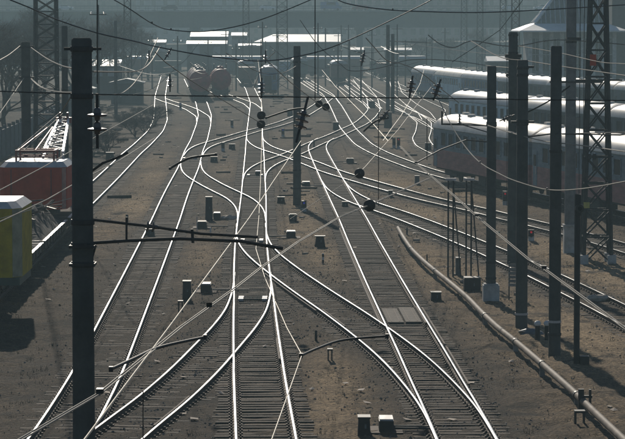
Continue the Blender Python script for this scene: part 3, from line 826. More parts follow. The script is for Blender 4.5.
MB().tube([loc(P7, 466, 140, 111), loc(P7, 489, 142, 111)], .028, 6).build('registration_arm', 'dark_steel', P7)
P8, _ = new_pole('tall concrete pole with thick dark bands at right', 513.3, 128, 32, .235, .215, (35, 53, 56, 59), n=16)
MB().box((0, 0, D(513, 56, 128).z), (.75, .5, .16)).box((0, 0, D(513, 59, 128).z), (.65, .45, .10)).build('clamp_bracket', 'dark_steel', P8)
b_ = MB(); disc_string(b_, loc(P8, 506, 76, 128), (1, 0, .6), 2, .17, .13); b_.build('insulator', 'black', P8)
P8b, _ = new_pole('thick concrete pole with pale ring, just right of the banded pole', 523, 101, 60, .225, .20, (68, 75, 121, 124), n=16)
MB().lathe([(.245, .48), (.245, .56)], (0, 0, 0), 16).build('pale_ring', 'pale_trim', P8b)
MB().box((0, 0, D(523, 122, 101).z), (.85, .3, .08)).build('crossarm', 'dark_steel', P8b)
MB().box((.1, 0, D(523, 67, 101).z), (.6, .3, .08)).build('crossarm', 'dark_steel', P8b)
P9, _ = new_pole('tall plain concrete pole with white ring near the bottom at right', 556.5, 93, 46, .21, .19, (151, 334), n=16)
MB().lathe([(.225, 1.06), (.225, 1.14)], (0, 0, 0), 16).build('pale_ring', 'pale_trim', P9)
MB().tube([loc(P9, 550, 134, 93), loc(P9, 528, 137, 93)], .028, 6).build('cantilever_tube', 'dark_steel', P9)
MB().tube([loc(P9, 562, 134, 93), loc(P9, 620, 135, 93), loc(P9, 640, 131, 93)], .028, 6).build('cantilever_tube', 'dark_steel', P9)
P10, _ = new_pole('tallest pale grey tubular mast at right rising out of the frame', 571.3, 134.5, -30, .28, .24, (39, 42, 82), m='concrete', name='tubular_mast', n=18)
MB().box((0, 0, .55), (.62, .62, 1.5)).box((0, 0, 1.36), (.70, .70, .10)).build('foundation_block', 'pale_concrete', P10)
MB().box((.25, -.1, D(571, 82, 134.5).z), (2.6, .14, .10)).build('crossarm', 'dark_steel', P10)
MB().box((.1, -.15, D(571, 39, 134.5).z), (.7, .4, .16)).build('clamp_bracket', 'dark_steel', P10)
for dx in (.42, .62): MB().tube([(dx, -.1, 1.5), (dx, -.1, 12.5)], .022, 5).build('conduit', 'dark_steel', P10)

# thin black post with round lamp
g = G(576.5, 363); PB = thing('signal_post', 'thin black post with round lamp head in the right foreground', 'signal', (g.x, g.y, 0))
zt = D(576.5, 194, g.y).z
MB().tube([(0, 0, -.2), (0, 0, zt)], .10, 10).build('post', 'black', PB)
MB().box((0, -.04, zt - .35), (.19, .2, .7)).build('signal_box', 'black', PB)
MB().lathe([(.14, -.10), (.15, .0), (.11, .06)], (.05, -.17, D(578, 208, g.y).z), 14, axis='Y').build('lamp_head', 'black', PB)
MB().lathe([(.07, -.02), (.07, .02)], (.05, -.29, D(578, 208, g.y).z), 12, axis='Y').build('lens', 'glass', PB)
MB().box((.25, -.1, .12), (.3, .3, .26)).build('junction_box', 'black', PB)

def lattice(label, px, d, topy, wb, wt, nbay, thick=.09, m='dark_steel', near=False, base_block=False, group='lattice masts'):
    g = D(px, 25, d); h = D(px, topy, d).z
    root = thing('lattice_mast', label, 'mast', (g.x, d, 0), 0, group)
    W = lambda z: (wb + (wt - wb) * z / h) / 2
    for sx in (-1, 1):
        for sy in (-1, 1):
            MB().bar((sx * W(0), sy * W(0), -.1), (sx * W(h), sy * W(h), h), thick).build('leg', m, root)
    zs = [h * k / nbay for k in range(nbay + 1)]
    br = MB()
    for k in range(nbay):
        z0, z1 = zs[k], zs[k + 1]; a, b = W(z0), W(z1)
        for f in range(4):
            c, s = [(1, 0), (0, 1), (-1, 0), (0, -1)][f]
            rot = lambda x, y, z: (x * c - y * s, x * s + y * c, z)
            one = MB() if near else br
            one.bar(rot(-a, -a, z0), rot(b, -b, z1), thick * .5); one.bar(rot(a, -a, z0), rot(-b, -b, z1), thick * .5)
            one.bar(rot(-b, -b, z1), rot(b, -b, z1), thick * .6)
            if near: one.build('brace_panel', m, root)
    if not near: br.build('bracing', m, root)
    if base_block:
        for sx in (-1, 1):
            for sy in (-1, 1): MB().box((sx * W(0), sy * W(0), .15), (.4, .4, .5)).build('footing', 'pale_concrete', root)
    return root, h
LM, _ = lattice('big dark lattice mast at right beside the tall tubular mast', 598, 129, -30, 1.30, .66, 11, .13, near=True, base_block=True)
# its red box
MB().box((-.28, -.55, D(598, 60, 129).z), (.28, .25, .52)).build('equipment_box', 'red_paint', LM)
MB().box((0, -.45, D(598, 80, 129).z), (2.2, .09, .08)).build('crossarm', 'dark_steel', LM)
MB().box((.05, -.5, D(598, 156, 129).z), (1.3, .06, .06)).build('crossarm', 'dark_steel', LM)
for dx in (-.42, -.18):
    b_ = MB().lathe([(.05, -.14), (.085, -.12), (.085, .12), (.05, .14)], (dx, -.62, D(598, 156, 129).z), 10).build('insulator', 'black', LM)
    MB().lathe([(.05, 0), (.02, .05)], (dx, -.62, D(598, 156, 129).z + .14), 8).build('cap', 'white_porcelain', b_)
MB().box((-.55, -.78, 2.75), (.28, .03, .28)).build('warning_plate', 'yellow_sign', LM)
lattice('tall wide lattice mast at upper left behind the crane wagons', 46, 200, -40, 1.65, 1.45, 17, .13, near=False)
lattice('slim lattice mast at upper left above the trackside hut', 127.5, 430, -60, 1.3, .8, 22, .09)
lattice('slim lattice mast left of centre in front of the bridge', 246, 520, -60, 1.3, .9, 24, .10)
lattice('darker lattice mast in front of the bridge left of the mid yard pole', 282, 480, -60, 2.0, 1.6, 20, .12)
lattice('slim lattice mast in front of the bridge above the blue coaches', 464, 560, -60, 1.3, .9, 24, .10)
lattice('second slim lattice mast above the blue coaches', 480, 540, -60, 1.3, .9, 24, .10)
lattice('slim lattice mast just left of the banded concrete pole', 503, 500, -60, 1.2, .9, 24, .10)
lattice('lattice mast directly behind the banded concrete pole', 515.5, 420, -60, 1.2, 1.1, 22, .10)
FARP = [(177.5, 36, 450, 'thin far pole above the front tank wagon'), (236, 44, 470, 'thin far pole right of the tank wagons'), (262.5, 22, 430, 'thin far pole above the blue railcar'), (270, 46, 520, 'thin far pole just right of the blue railcar'),
        (318, 23, 440, 'tall thin far pole right of the mid yard pole'), (325.5, 28, 500, 'second thin far pole right of the mid yard pole'), (348.5, 25, 520, 'thin far pole over the centre sheds'), (372, 30, 480, 'thin far pole left of the twin concrete poles'),
        (405.5, 40, 500, 'thin far pole right of the twin concrete poles'), (432, 35, 520, 'thin far pole above the first blue coach'), (445, 28, 540, 'thin far pole over the second blue coach'), (208, 38, 520, 'thin far pole above the right tank wagon'), (152, 36, 480, 'thin far pole left of the tank wagons'), (98, 5, 260, 'thin dark pole just right of the big near pole top'), (338, 45, 420, 'low far pole in the middle of the far tracks'), (361, 47, 400, 'low far pole with insulators in the far tracks')]
for px, ty, d, lb in FARP: 
    r_, h_ = new_pole(lb, px, d, ty, .15, .12, m='dark_steel', group='thin far poles', name='thin_pole', n=8)
    MB().box((0, 0, h_ - .9), (1.6, .1, .1)).build('crossarm', 'dark_steel', r_)
    b_ = MB(); disc_string(b_, (.6, -.05, h_ - .85), (0, 0, 1), 2, .13, .12); disc_string(b_, (-.6, -.05, h_ - .85), (0, 0, 1), 2, .13, .12); b_.build('insulator', 'white_porcelain', r_)
# ------------------------------------------------------------------ rolling stock
def wheelset(mb, y, zr=.475, g=.76):
    for s in (-1, 1): mb.lathe([(.475, -.06), (.475, .06)], (s * g, y, RT + zr), 16, axis='X')
    mb.tube([(-g, y, RT + zr), (g, y, RT + zr)], .08, 8)
def bogie(root, y, w=2.2, wb=2.4):
    b = MB()
    for s in (-1, 1): b.box((s * w / 2, y, RT + .55), (.16, wb + .9, .28)).box((s * w / 2, y, RT + .72), (.22, .8, .3))
    b.box((0, y, RT + .66), (w, .5, .24))
    o = b.build('bogie', 'underframe', root)
    for k in (-1, 1):
        m_ = MB(); wheelset(m_, y + k * wb / 2); m_.build('wheelset', 'underframe', o)
def heading(d): return math.atan2(-d[0], d[1])
def buffers(root, y, z=1.25):
    for s in (-1, 1):
        sg = 1 if y > 0 else -1
        MB().lathe([(.09, 0), (.09, .42), (.22, .44), (.22, .50)], (s * .88, y, z), 12, axis='Y', rot=Matrix.Scale(sg, 3, Vector((0, 1, 0)))).build('buffer', 'underframe', root)
def coach(label, c, rz, low, up, roof, L=24.0, W=3.08, nwin=10, name='passenger_coach', group='passenger coaches', rib=True, endwin=True, roof_end=True):
    root = thing(name, label, 'coach', (c[0], c[1], 0), rz, group)
    z0, zb, ze, zt = RT + .88, RT + 2.15, RT + 3.62, RT + 4.62
    hw = W / 2
    MB().box((0, 0, (z0 + zb) / 2), (W, L, zb - z0)).build('lower_body', low, root)
    MB().box((0, 0, (zb + ze) / 2), (W - .012, L - .01, ze - zb)).build('upper_body', up, root)
    arc = [(-hw - .03, ze), (hw + .03, ze)] + [((hw + .03) * math.cos(a), ze + (zt - ze) * math.sin(a) ** .85) for a in [math.pi * k / 12 for k in range(1, 12)]]
    rb = MB(); n = len(arc)
    # roof with domed ends
    rings = [(-L / 2 - .05, .80), (-L / 2 + .25, .93), (-L / 2 + .8, 1.0), (L / 2 - .8, 1.0), (L / 2 - .25, .93), (L / 2 + .05, .80)]
    vs_ = []
    for y, s in rings:
        vs_ += [(x, y, ze + (z - ze) * s) for x, z in arc]
    fs_ = [(r * n + i, r * n + (i + 1) % n, (r + 1) * n + (i + 1) % n, (r + 1) * n + i) for r in range(len(rings) - 1) for i in range(n)] + [tuple(range(n))[::-1], tuple(range((len(rings) - 1) * n, len(rings) * n))]
    rb.add(vs_, fs_); ro = smooth_by_angle(rb.build('roof', roof, root), 50)
    for k in range(6):
        y = -L / 2 + L * (k + .5) / 6
        MB().box((random.choice((-.35, .35)), y, zt + .04), (.42, .6, .22)).build('roof_vent', roof, ro)
    MB().box((0, 0, ze + .0), (W + .09, L + .02, .07)).build('gutter', 'grey_steel', ro)
    if rib:
        rbm = MB()
        for s in (-1, 1):
            for k in range(7): rbm.box((s * (hw + .012), 0, z0 + .12 + k * .16), (.045, L - 3.4, .05))
        rbm.build('corrugation', low, root)
        rbm = MB()
        for s in (-1, 1):
            for z in (zb + .03, zb + .16, ze - .12): rbm.box((s * (hw + .008), 0, z), (.04, L - 3.4, .045))
        rbm.build('belt_rail', up, root)
    wm = MB().box((0, 0, 0), (.05, 1.15, .88)).mesh('window', 'glass'); fm = MB()
    for a, b, c_, d_ in ((0, .48, 1.3, .07), (0, -.48, 1.3, .09)): fm.box((a, 0, b), (.10, c_, d_))
    for y in (-.62, .62): fm.box((0, y, 0), (.10, .07, 1.0))
    fm = fm.mesh('window_frame', up)
    for s in (-1, 1):
        for k in range(nwin):
            y = -L / 2 + 2.0 + (L - 4.0) * (k + .5) / nwin
            o = link('window', wm, root, (s * hw, y, zb + .76)); link('window_frame', fm, o, (0, 0, 0))
        for y in (-L / 2 + .75, L / 2 - .75):
            d_ = MB().box((s * hw, y, z0 + 1.15), (.06, .8, 2.15)).build('door', up, root)
            MB().box((s * (hw + .04), y, z0 + 1.65), (.03, .5, .7)).build('door_window', 'glass', d_)
            MB().box((s * (hw + .06), y + .33, z0 + 1.05), (.05, .05, .5)).build('handrail', 'silver', d_)
    for s in (-1, 1):
        MB().box((0, s * (L / 2 + .18), z0 + 1.15), (1.1, .34, 2.2)).build('gangway_bellows', 'black', root)
        if endwin:
            for x in (-1, 1): MB().box((x * .98, s * (L / 2 + .01), zb + .7), (.5, .05, .8)).build('end_window', 'glass', root)
    MB().box((0, 0, z0 - .07), (2.6, L, .16)).build('underframe', 'underframe', root)
    for y in (-3.2, 0, 2.8): MB().box((random.choice((-.7, .7)), y, z0 - .4), (1.1, 1.7, .55)).build('equipment_box', 'underframe', root)
    for y in (-L / 2 + 3.6, L / 2 - 3.6): bogie(root, y)
    return root
rz9 = heading((U9.x, U9.y))
for i, (t, lb) in enumerate([(16, 'maroon and grey passenger coach with cream roof, nearest train at right'), (40.7, 'maroon and grey coach with cream roof, cut by the right frame edge')]):
    c = L9(t, 0); coach(lb, c, rz9, 'coach_mauve', 'coach_grey', 'coach_roof')
for i, (t, lo, up, rf, lb) in enumerate([(-54, 'coach_light_blue', 'coach_light_blue', 'coach_roof_dull', 'pale blue coach behind the maroon coach, left of the concrete poles'),
                                        (-29.2, 'coach_grey', 'coach_dark', 'coach_roof', 'dark coach with white domed roof behind the tubular mast'),
                                        (-4.4, 'coach_grey', 'coach_dark', 'coach_roof', 'dark coach with white roof behind, at the right frame edge')]):
    c = L9(t, 19.7); coach(lb, c, rz9, lo, up, rf)
def on_line(key, y):
    ln = T[key]; x = np.interp(y, ln[:, 1], ln[:, 0]); x2 = np.interp(y - 2, ln[:, 1], ln[:, 0]); return (x, y), heading((x2 - x, -2.0))
for y, lo, up, rf, lb in [(421, 'coach_blue', 'coach_blue', 'coach_roof_dull', 'farthest blue coach with arched white end, leftmost of the far train'),
                          (396.5, 'coach_light_blue', 'coach_light_blue', 'coach_roof', 'blue coach with bright white roof, second of the far train'),
                          (372, 'coach_brown', 'coach_blue', 'coach_roof_dull', 'brown and blue coach in the middle of the far train'),
                          (348, 'coach_blue', 'coach_dark', 'coach_roof_dull', 'dark blue coach seen behind the banded pole'),
                          (324.5, 'coach_dark', 'coach_dark', 'coach_roof', 'dark coach with white roof below the station building'),
                          (301, 'coach_dark', 'coach_dark', 'coach_roof', 'dark coach with white roof of the far train, at right edge')]:
    c, rz = on_line('t13', y)
    r = coach(lb, c, rz, lo, up, rf, L=23.6)
    if y == 421:
        MB().prism([(1.6 * math.cos(a), RT + 3.45 + .98 * math.sin(a)) for a in [math.pi * k / 12 for k in range(13)]] + [(1.3 * math.cos(a), RT + 3.45 + .72 * math.sin(a)) for a in [math.pi * k / 12 for k in range(12, -1, -1)]], 11.0, 11.95).build('end_arch', 'white_paint', r)
c, rz = on_line('t3', 432)
g = G(268, 97); coach('far blue railcar standing at the centre behind the round signal', (g.x, g.y + 8, 0), math.pi, 'coach_blue', 'coach_blue', 'coach_roof_dull', L=15, nwin=6, name='railcar', group='blue railcar')

def tank(label, c, rz, barrel='red_tank', topm='tank_pale', L=10.8, Rr=1.58):
    root = thing('tank_wagon', label, 'tank wagon', (c[0], c[1], 0), rz, 'tank wagons')
    zc = RT + 2.75
    b = MB().lathe([(.15, -L / 2 - .42), (.7, -L / 2 - .36), (1.2, -L / 2 - .18), (Rr, -L / 2 + .1), (Rr, -L / 6), (Rr, L / 6), (Rr, L / 2 - .1), (1.2, L / 2 + .18), (.7, L / 2 + .36), (.15, L / 2 + .42)], (0, 0, zc), 28, axis='Y')
    # paint: dull red ends, pale upper shell
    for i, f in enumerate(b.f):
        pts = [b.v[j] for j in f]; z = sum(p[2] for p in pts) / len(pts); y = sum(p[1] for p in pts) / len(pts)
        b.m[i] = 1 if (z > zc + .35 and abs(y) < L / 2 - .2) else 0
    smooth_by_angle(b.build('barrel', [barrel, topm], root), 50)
    for y in (-L / 3, 0.01, L / 3):
        MB().lathe([(Rr + .025, -.06), (Rr + .025, .06)], (0, y, zc), 28, axis='Y').build('strap', barrel, root)
    d_ = MB().lathe([(.55, 0), (.55, .32), (.45, .42), (.1, .48)], (0, 0, zc + Rr - .08), 14).build('dome', topm, root)
    MB().box((0, 0, zc + Rr + .45), (.3, .9, .08)).build('hatch', 'dark_steel', d_)
    wk = MB()
    for s in (-1, 1): wk.bar((s * .75, -1.6, zc + Rr - .05), (s * .75, 1.6, zc + Rr - .05), .35, .06)
    for s in (-1, 1):
        for y in (-1.6, 0, 1.6): wk.bar((s * .95, y, zc + Rr - .1), (s * .95, y, zc + Rr + .7), .04)
        wk.bar((s * .95, -1.6, zc + Rr + .7), (s * .95, 1.6, zc + Rr + .7), .04)
    wk.build('walkway', 'dark_steel', root)
    la = MB()
    for s in (-.22, .22): la.bar((s - 1.62, .5, RT + 1.0), (s - 1.62, .5, zc + Rr), .05)
    for k in range(9): la.bar((-1.84, .5, RT + 1.2 + k * .35), (-1.40, .5, RT + 1.2 + k * .35), .04)
    la.build('ladder', 'dark_steel', root)
    MB().box((0, 0, RT + 1.02), (.6, L + 1.2, .3)).box((0, -L / 2 - .5, RT + 1.02), (2.7, .3, .36)).box((0, L / 2 + .5, RT + 1.02), (2.7, .3, .36)).build('underframe', 'underframe', root)
    for y in (-L / 2 + .6, L / 2 - .6): MB().box((0, y, RT + 1.45), (2.3, .5, .6)).build('saddle', 'underframe', root)
    for y in (-L / 2 + 1.6, L / 2 - 1.6): bogie(root, y, 2.1, 1.85)
    buffers(root, -L / 2 - .6); buffers(root, L / 2 + .6)
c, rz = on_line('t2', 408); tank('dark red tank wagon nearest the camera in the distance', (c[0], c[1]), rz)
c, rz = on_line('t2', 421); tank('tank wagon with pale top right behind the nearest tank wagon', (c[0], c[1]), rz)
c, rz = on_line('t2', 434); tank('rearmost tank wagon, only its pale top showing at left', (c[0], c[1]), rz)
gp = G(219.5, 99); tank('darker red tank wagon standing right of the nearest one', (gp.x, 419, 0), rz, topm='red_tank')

def flat_wagon(label, c, rz, L=13.4, W=3.0):
    root = thing('flat_wagon', label, 'wagon', (c[0], c[1], 0), rz, 'flat wagons of the crane train')
    z = RT + 1.12
    npl = 26
    pl = MB().box((0, 0, 0), (W - .1, L / npl - .025, .07)).mesh('plank', 'sleeper')
    for k in range(npl): link('plank', pl, root, (0, -L / 2 + L * (k + .5) / npl, z + random.uniform(-.006, .006)))
    for s in (-1, 1):
        MB().box((s * (W / 2 + .02), 0, z - .10), (.12, L, .32)).build('side_sill', 'dark_steel', root)
        MB().box((s * (W / 2 + .02), 0, z + .08), (.14, L, .03)).build('lit_edge_strip', 'silver', root)  # bright sunlit top edge painted in as a silver strip
        for k in range(8): MB().box((s * (W / 2 + .11), -L / 2 + L * (k + .5) / 8, z - .06), (.06, .14, .34)).build('stake_pocket', 'rust', root)
    MB().prism([(-.35, z - .75), (.35, z - .75), (.35, z - .05), (-.35, z - .05)], -L / 2 + 3, L / 2 - 3).box((0, 0, z - .12), (W - .4, L - .1, .14)).build('centre_sill', 'underframe', root)
    MB().box((0, -L / 2 + .1, z - .15), (W, .2, .45)).box((0, L / 2 - .1, z - .15), (W, .2, .45)).build('headstock', 'dark_steel', root)
    for y in (-L / 2 + 2.1, L / 2 - 2.1): bogie(root, y, 2.1, 1.85)
    buffers(root, -L / 2, z - .1); buffers(root, L / 2, z - .1)
    return root
for y, lb in ((101.5, 'flat wagon under the yellow cab at the left edge'), (116.3, 'flat wagon heaped with scrap behind the yellow cab'), (130.8, 'second scrap-laden flat wagon just before the red crane'), (146, 'flat wagon carrying the red crane')):
    c, rz = on_line('t1', y); flat_wagon(lb, c, rz)
def scrap(label, y0, y1, seed, top=1.0):
    rr = random.Random(seed); c, rz = on_line('t1', (y0 + y1) / 2); L = y1 - y0
    root = thing('scrap_heap', label, 'scrap', (c[0], c[1], RT + 1.16), rz, 'scrap loads')
    mb = MB(); n, m_ = 22, 10; vs_ = []
    for i in range(n + 1):
        for j in range(m_ + 1):
            u, v = i / n, j / m_
            e = min(1, min(u, 1 - u) * 6) * min(1, min(v, 1 - v) * 4)
            vs_.append((-1.35 + 2.7 * v, -L / 2 + L * u, e * (top * .7 + rr.uniform(-.2, .3))))
    mb.add(vs_, [(i * (m_ + 1) + j, i * (m_ + 1) + j + 1, (i + 1) * (m_ + 1) + j + 1, (i + 1) * (m_ + 1) + j) for i in range(n) for j in range(m_)])
    mb.build('heap', 'scrap', root)
    for k in range(34):
        p = Vector((rr.uniform(-1.1, 1.1), rr.uniform(-L / 2 + .6, L / 2 - .6), top * .7 + rr.uniform(-.05, .2)))
        q = p + Vector((rr.gauss(0, .9), rr.gauss(0, .9), rr.gauss(.05, .22))); q.x = max(-1.5, min(1.5, q.x))
        mb = MB(); mb.bar(p, q, rr.uniform(.05, .22), rr.uniform(.03, .08)); mb.build('scrap_bar', rr.choice(['scrap', 'rust', 'dark_steel', 'scrap', 'rust']), root)
scrap('dark heap of scrap metal on the flat wagon beside the yellow cab', 110.5, 122, 3, .75)
scrap('dark heap of scrap metal just below the red crane cab', 125, 137, 5, 1.25)

def plan_cab(w, L, ch, z0, z1):
    """cab with cut vertical corners on its front; returns wall prism and the corner panels"""
    pts = [(-w / 2 + ch, -L / 2), (w / 2 - ch, -L / 2), (w / 2, -L / 2 + ch * 1.6), (w / 2, L / 2), (-w / 2, L / 2), (-w / 2, -L / 2 + ch * 1.6)]
    mb = MB(); n = len(pts)
    mb.add([(x, y, z0) for x, y in pts] + [(x, y, z1) for x, y in pts], [(i, (i + 1) % n, (i + 1) % n + n, i + n) for i in range(n)] + [tuple(range(n))[::-1], tuple(range(n, 2 * n))])
    return mb, pts
def crane():
    c, rz = on_line('t1', 143.0)
    c = (D(36.5, 100, 143).x, 143)
    root = thing('rail_crane', 'red rail crane cab with white lattice boom on a flat wagon', 'crane', (c[0], c[1], RT + 1.16), 0)
    w, L, ch = 3.45, 4.6, .30
    z0, z1 = .35, D(36, 167.5, 140.7).z - RT - 1.16
    MB().lathe([(1.2, 0), (1.2, .34)], (0, 0, 0), 20).build('turntable', 'dark_steel', root)
    mb, pts = plan_cab(w, L, ch, z0, z1); mb.build('cab', 'red_paint', root)
    for s in (-1, 1):
        a = Vector((s * (w / 2 - ch), -L / 2, 0)); b = Vector((s * w / 2, -L / 2 + ch * 1.6, 0)); m_ = (a + b) / 2; dd = b - a
        ang = math.atan2(dd.y, dd.x)
        MB().box((m_.x, m_.y, (z0 + z1) / 2), (dd.length * .60, .04, z1 - z0 - .06), ang).build('corner_panel', 'corner_red' if s > 0 else 'red_paint', root)
    # chamfered pale roof
    o = [(x, y) for x, y in pts]; rf = MB(); n = len(o)
    rf.add([(x * 1.01, y * 1.01, z1) for x, y in o] + [(x * .86, y * .86, z1 + .28) for x, y in o], [(i, (i + 1) % n, (i + 1) % n + n, i + n) for i in range(n)] + [tuple(range(n))[::-1], tuple(range(n, 2 * n))])
    rf.build('roof', 'pale_trim', root)
    MB().box((-.15, -L / 2 - .02, (z0 + z1) / 2 + .1), (1.3, .05, 1.0)).build('rear_panel', 'red_paint', root)
    for x in (-1.1, .95): 
        MB().box((x, -L / 2 - .02, (z0 + z1) / 2), (.05, .05, z1 - z0 - .2)).build('seam_strip', 'red_steel', root)
    # gantry frame of dark red bars on the roof
    zr = z1 + .28
    gt = MB()
    for yy in (-1.2, .8):
        gt.bar((-.95, yy, zr), (-.95, yy, zr + .5), .10); gt.bar((1.0, yy, zr), (1.0, yy, zr + .5), .10)
        gt.bar((-1.0, yy, zr + .5), (1.05, yy, zr + .5), .12); gt.bar((-1.0, yy, zr + .22), (1.05, yy, zr + .22), .08)
    for x in (-.95, 1.0): gt.bar((x, -1.2, zr + .5), (x, .8, zr + .5), .10)
    gt.bar((-.9, -1.2, zr + .5), (.25, 3.0, zr + 1.55), .05); gt.bar((.0, -1.2, zr + .5), (.55, 3.0, zr + 1.6), .05)
    gt.build('gantry', 'red_steel', root)
    # lattice boom leaving away from the camera
    b0, b1 = Vector((.72, 1.2, zr + .05)), Vector((.80, 6.8, zr + 1.75))
    bm_ = MB()
    for s in (-1, 1):
        for q in (0, 1):
            bm_.bar(b0 + Vector((s * .52, 0, q * .3)), b1 + Vector((s * .26, 0, q * .2)), .11)
    boom = bm_.build('boom', 'silver', root)
    lc = MB(); nb = 9
    for k in range(nb):
        t0, t1 = k / nb, (k + 1) / nb
        p = lambda t, s: b0 + (b1 - b0) * t + Vector((s * (.52 - .26 * t), 0, .25))
        sgn = 1 if k % 2 else -1
        lc.bar(p(t0, sgn), p(t1, -sgn), .06); lc.bar(p(t1, -1), p(t1, 1), .06)
    lc.build('boom_lacing', 'silver', boom)
    for s in (-.2, .2): MB().lathe([(.30, -.06), (.34, -.04), (.34, .04), (.30, .06)], b1 + Vector((s, .1, .18)), 14, axis='X').build('pulley', 'red_steel', boom)
    MB().box(b1 + Vector((0, 0, .08)), (.85, .5, .3)).build('boom_head', 'red_steel', boom)
    for s in (-.5, -.1): MB().tube([Vector((s - .5, -1.1, zr + .5)), b1 + Vector((s * .5, 0, .45))], .025, 5).build('hoist_rope', 'cable_dark', root)
crane()
def yellow_cab():
    Y = 105.2
    x1 = D(20, 200, 103).x; root = thing('crane_cab', 'yellow machine cab with pale corner and green base at the left edge', 'cab', (x1 - 1.7, Y, RT + 1.16), 0)
    w, L, ch = 3.4, 4.2, .32
    z1 = D(10, 209, 103).z - RT - 1.16; z0 = .30
    mb, pts = plan_cab(w, L, ch, z0, z1); mb.build('body', 'yellow_paint', root)
    MB().box((0, 0, .15), (w - .1, L - .1, .30)).build('base', 'green_paint', root)
    for s in (-1, 1):
        a = Vector((s * (w / 2 - ch), -L / 2, 0)); b = Vector((s * w / 2, -L / 2 + ch * 1.6, 0)); m_ = (a + b) / 2; dd = b - a
        MB().box((m_.x, m_.y, (z0 + z1) / 2), (dd.length * .96, .04, z1 - z0 - .04), math.atan2(dd.y, dd.x)).build('corner_panel', 'corner_yellow', root)
    rf = MB(); n = len(pts)
    rf.add([(x * 1.01, y * 1.01, z1) for x, y in pts] + [(x * .84, y * .84, z1 + .25) for x, y in pts], [(i, (i + 1) % n, (i + 1) % n + n, i + n) for i in range(n)] + [tuple(range(n))[::-1], tuple(range(n, 2 * n))])
    rf.build('roof', 'pale_trim', root)
    for k in range(5): MB().box((.2, -L / 2 - .015, z0 + .35 + k * .45), (w * .55, .04, .06)).build('louvre', 'yellow_paint', root)
    MB().box((-.6, -L / 2 - .02, z1 - .8), (.9, .05, .8)).build('window', 'glass', root)
yellow_cab()

# ------------------------------------------------------------------ trackside equipment
def point_machine(px, py, label, w=.75, rod=1, rodlen=1.6, pale=True):
    g = G(px, py); root = thing('point_machine', label, 'point machine', (g.x, g.y, 0), 0, 'point machines')
    MB().box((0, 0, .16), (w, .9, .36)).build('case', 'black', root)
    MB().box((0, 0, .36), (w * .92, .82, .06)).build('lid', 'pale_trim' if pale else 'dark_steel', root)
    for q in (-.2, .15): MB().tube([(rod * w / 2, q, .12), (rod * (w / 2 + rodlen), q, .1)], .03, 6).build('rod', 'dark_steel', root)
    MB().box((0, 0, .0), (w + .5, 1.3, .10)).build('base_plate', 'rust', root)
point_machine(206, 292, 'point machine with pale lid left of the centre switch', .42)
point_machine(386, 431, 'point machine with pale lid at the bottom edge right of centre', .40, 1, 1.0)
point_machine(217, 219, 'small point machine with bright lid left of the centre track', .40, 1, .8)
point_machine(202, 228, 'low dark point machine left of the white peg', .5, 1, 1.2, False)
point_machine(291, 238, 'point machine with white top right of the centre track', .48, -1, .9)
point_machine(306, 187, 'point machine with pale lid just right of the mid yard pole', .55, 1, 1.0)
point_machine(350, 163, 'low point machine beside the crossing of the middle tracks', .6, -1, 1.0, False)
point_machine(258, 176, 'point machine with pale lid inside the centre track switch', .4, 1, .5)
def cabinet(px, py, label, w, h, m='black', lid='dark_steel', taper=.85, depth=.5):
    g = G(px, py); root = thing('relay_box', label, 'relay box', (g.x, g.y, 0), 0, 'relay boxes')
    mb = MB(); a, b = w / 2, w / 2 * taper; dd = depth / 2
    mb.add([(-a, -dd, -.05), (a, -dd, -.05), (a, dd, -.05), (-a, dd, -.05), (-b, -dd, h), (b, -dd, h), (b, dd, h), (-b, dd, h)], [(0, 3, 2, 1), (4, 5, 6, 7), (0, 1, 5, 4), (1, 2, 6, 5), (2, 3, 7, 6), (3, 0, 4, 7)])
    mb.build('case', m, root)
    MB().box((0, 0, h + .02), (w * .98, depth * 1.1, .05)).build('lid', lid, root)
    MB().box((w * .1, -dd - .02, h * .55), (.05, .05, .12)).build('latch', 'grey_steel', root)
    return root
cabinet(364, 434, 'upright black relay box at the bottom edge right of centre', .36, .46)
cabinet(187, 300, 'tall black relay box left of the centre switch', .36, .75)
cabinet(293, 222, 'dark sloping relay box right of the centre track', .40, .42, taper=1.2)
cabinet(320, 246, 'dark sloping relay box between the two main tracks', .55, .48, taper=.7)
cabinet(472, 291, 'wide black box under the thin steel frames at right', .70, .55, taper=1.0, depth=.7)
cabinet(209, 220, 'tall dark signal cabinet beside the left crossover', .42, 1.3, 'hut_wall')
cabinet(388, 128, 'tall dark cabinet at the far crossing right of centre', .9, 1.7, 'hut_wall')
cabinet(417, 184, 'small grey box between the oblique tracks', .35, .55, 'grey_steel')
cabinet(458, 275, 'slim pale box beside the thin steel frames', .22, .75, 'grey_steel', taper=1)
cabinet(390.5, 197, 'small dark box below the left disc insulator', .3, .4)
def stool(px, py, label, w=.32, h=.5):
    g = G(px, py); root = thing('cable_stand', label, 'stand', (g.x, g.y, 0), 0, 'small cable stands')
    MB().box((0, 0, h), (w, .3, .06)).build('top', 'dark_steel', root)
    for x in (-1, 1):
        for y in (-1, 1): MB().box((x * (w / 2 - .03), y * .12, h / 2 - .03), (.045, .045, h)).build('leg', 'dark_steel', root)
stool(180.5, 312, 'little black stand at left of the tall black relay box', .2, .42)
stool(579.5, 424, 'little black stand below the pale pipe at bottom right', .3, .36)
stool(330, 362, 'little black stand on the sand left of the branch track', .18, .42)
def marker(px, py, label, h=.45, mats=('white_paint', 'black'), r=.05):
    g = G(px, py); root = thing('marker_post', label, 'marker post', (g.x, g.y, 0), 0, 'short marker posts')
    n = 3
    for k in range(n): MB().lathe([(r, h * k / n), (r, h * (k + 1) / n)], (0, 0, 0), 8).build('stripe', mats[k % 2], root)
    MB().lathe([(r * 1.05, h), (r * .3, h + .04)], (0, 0, 0), 8).build('cap', mats[1], root)
marker(323, 263, 'striped white and black marker post between the main tracks', .42, ('black', 'white_paint'), .055)
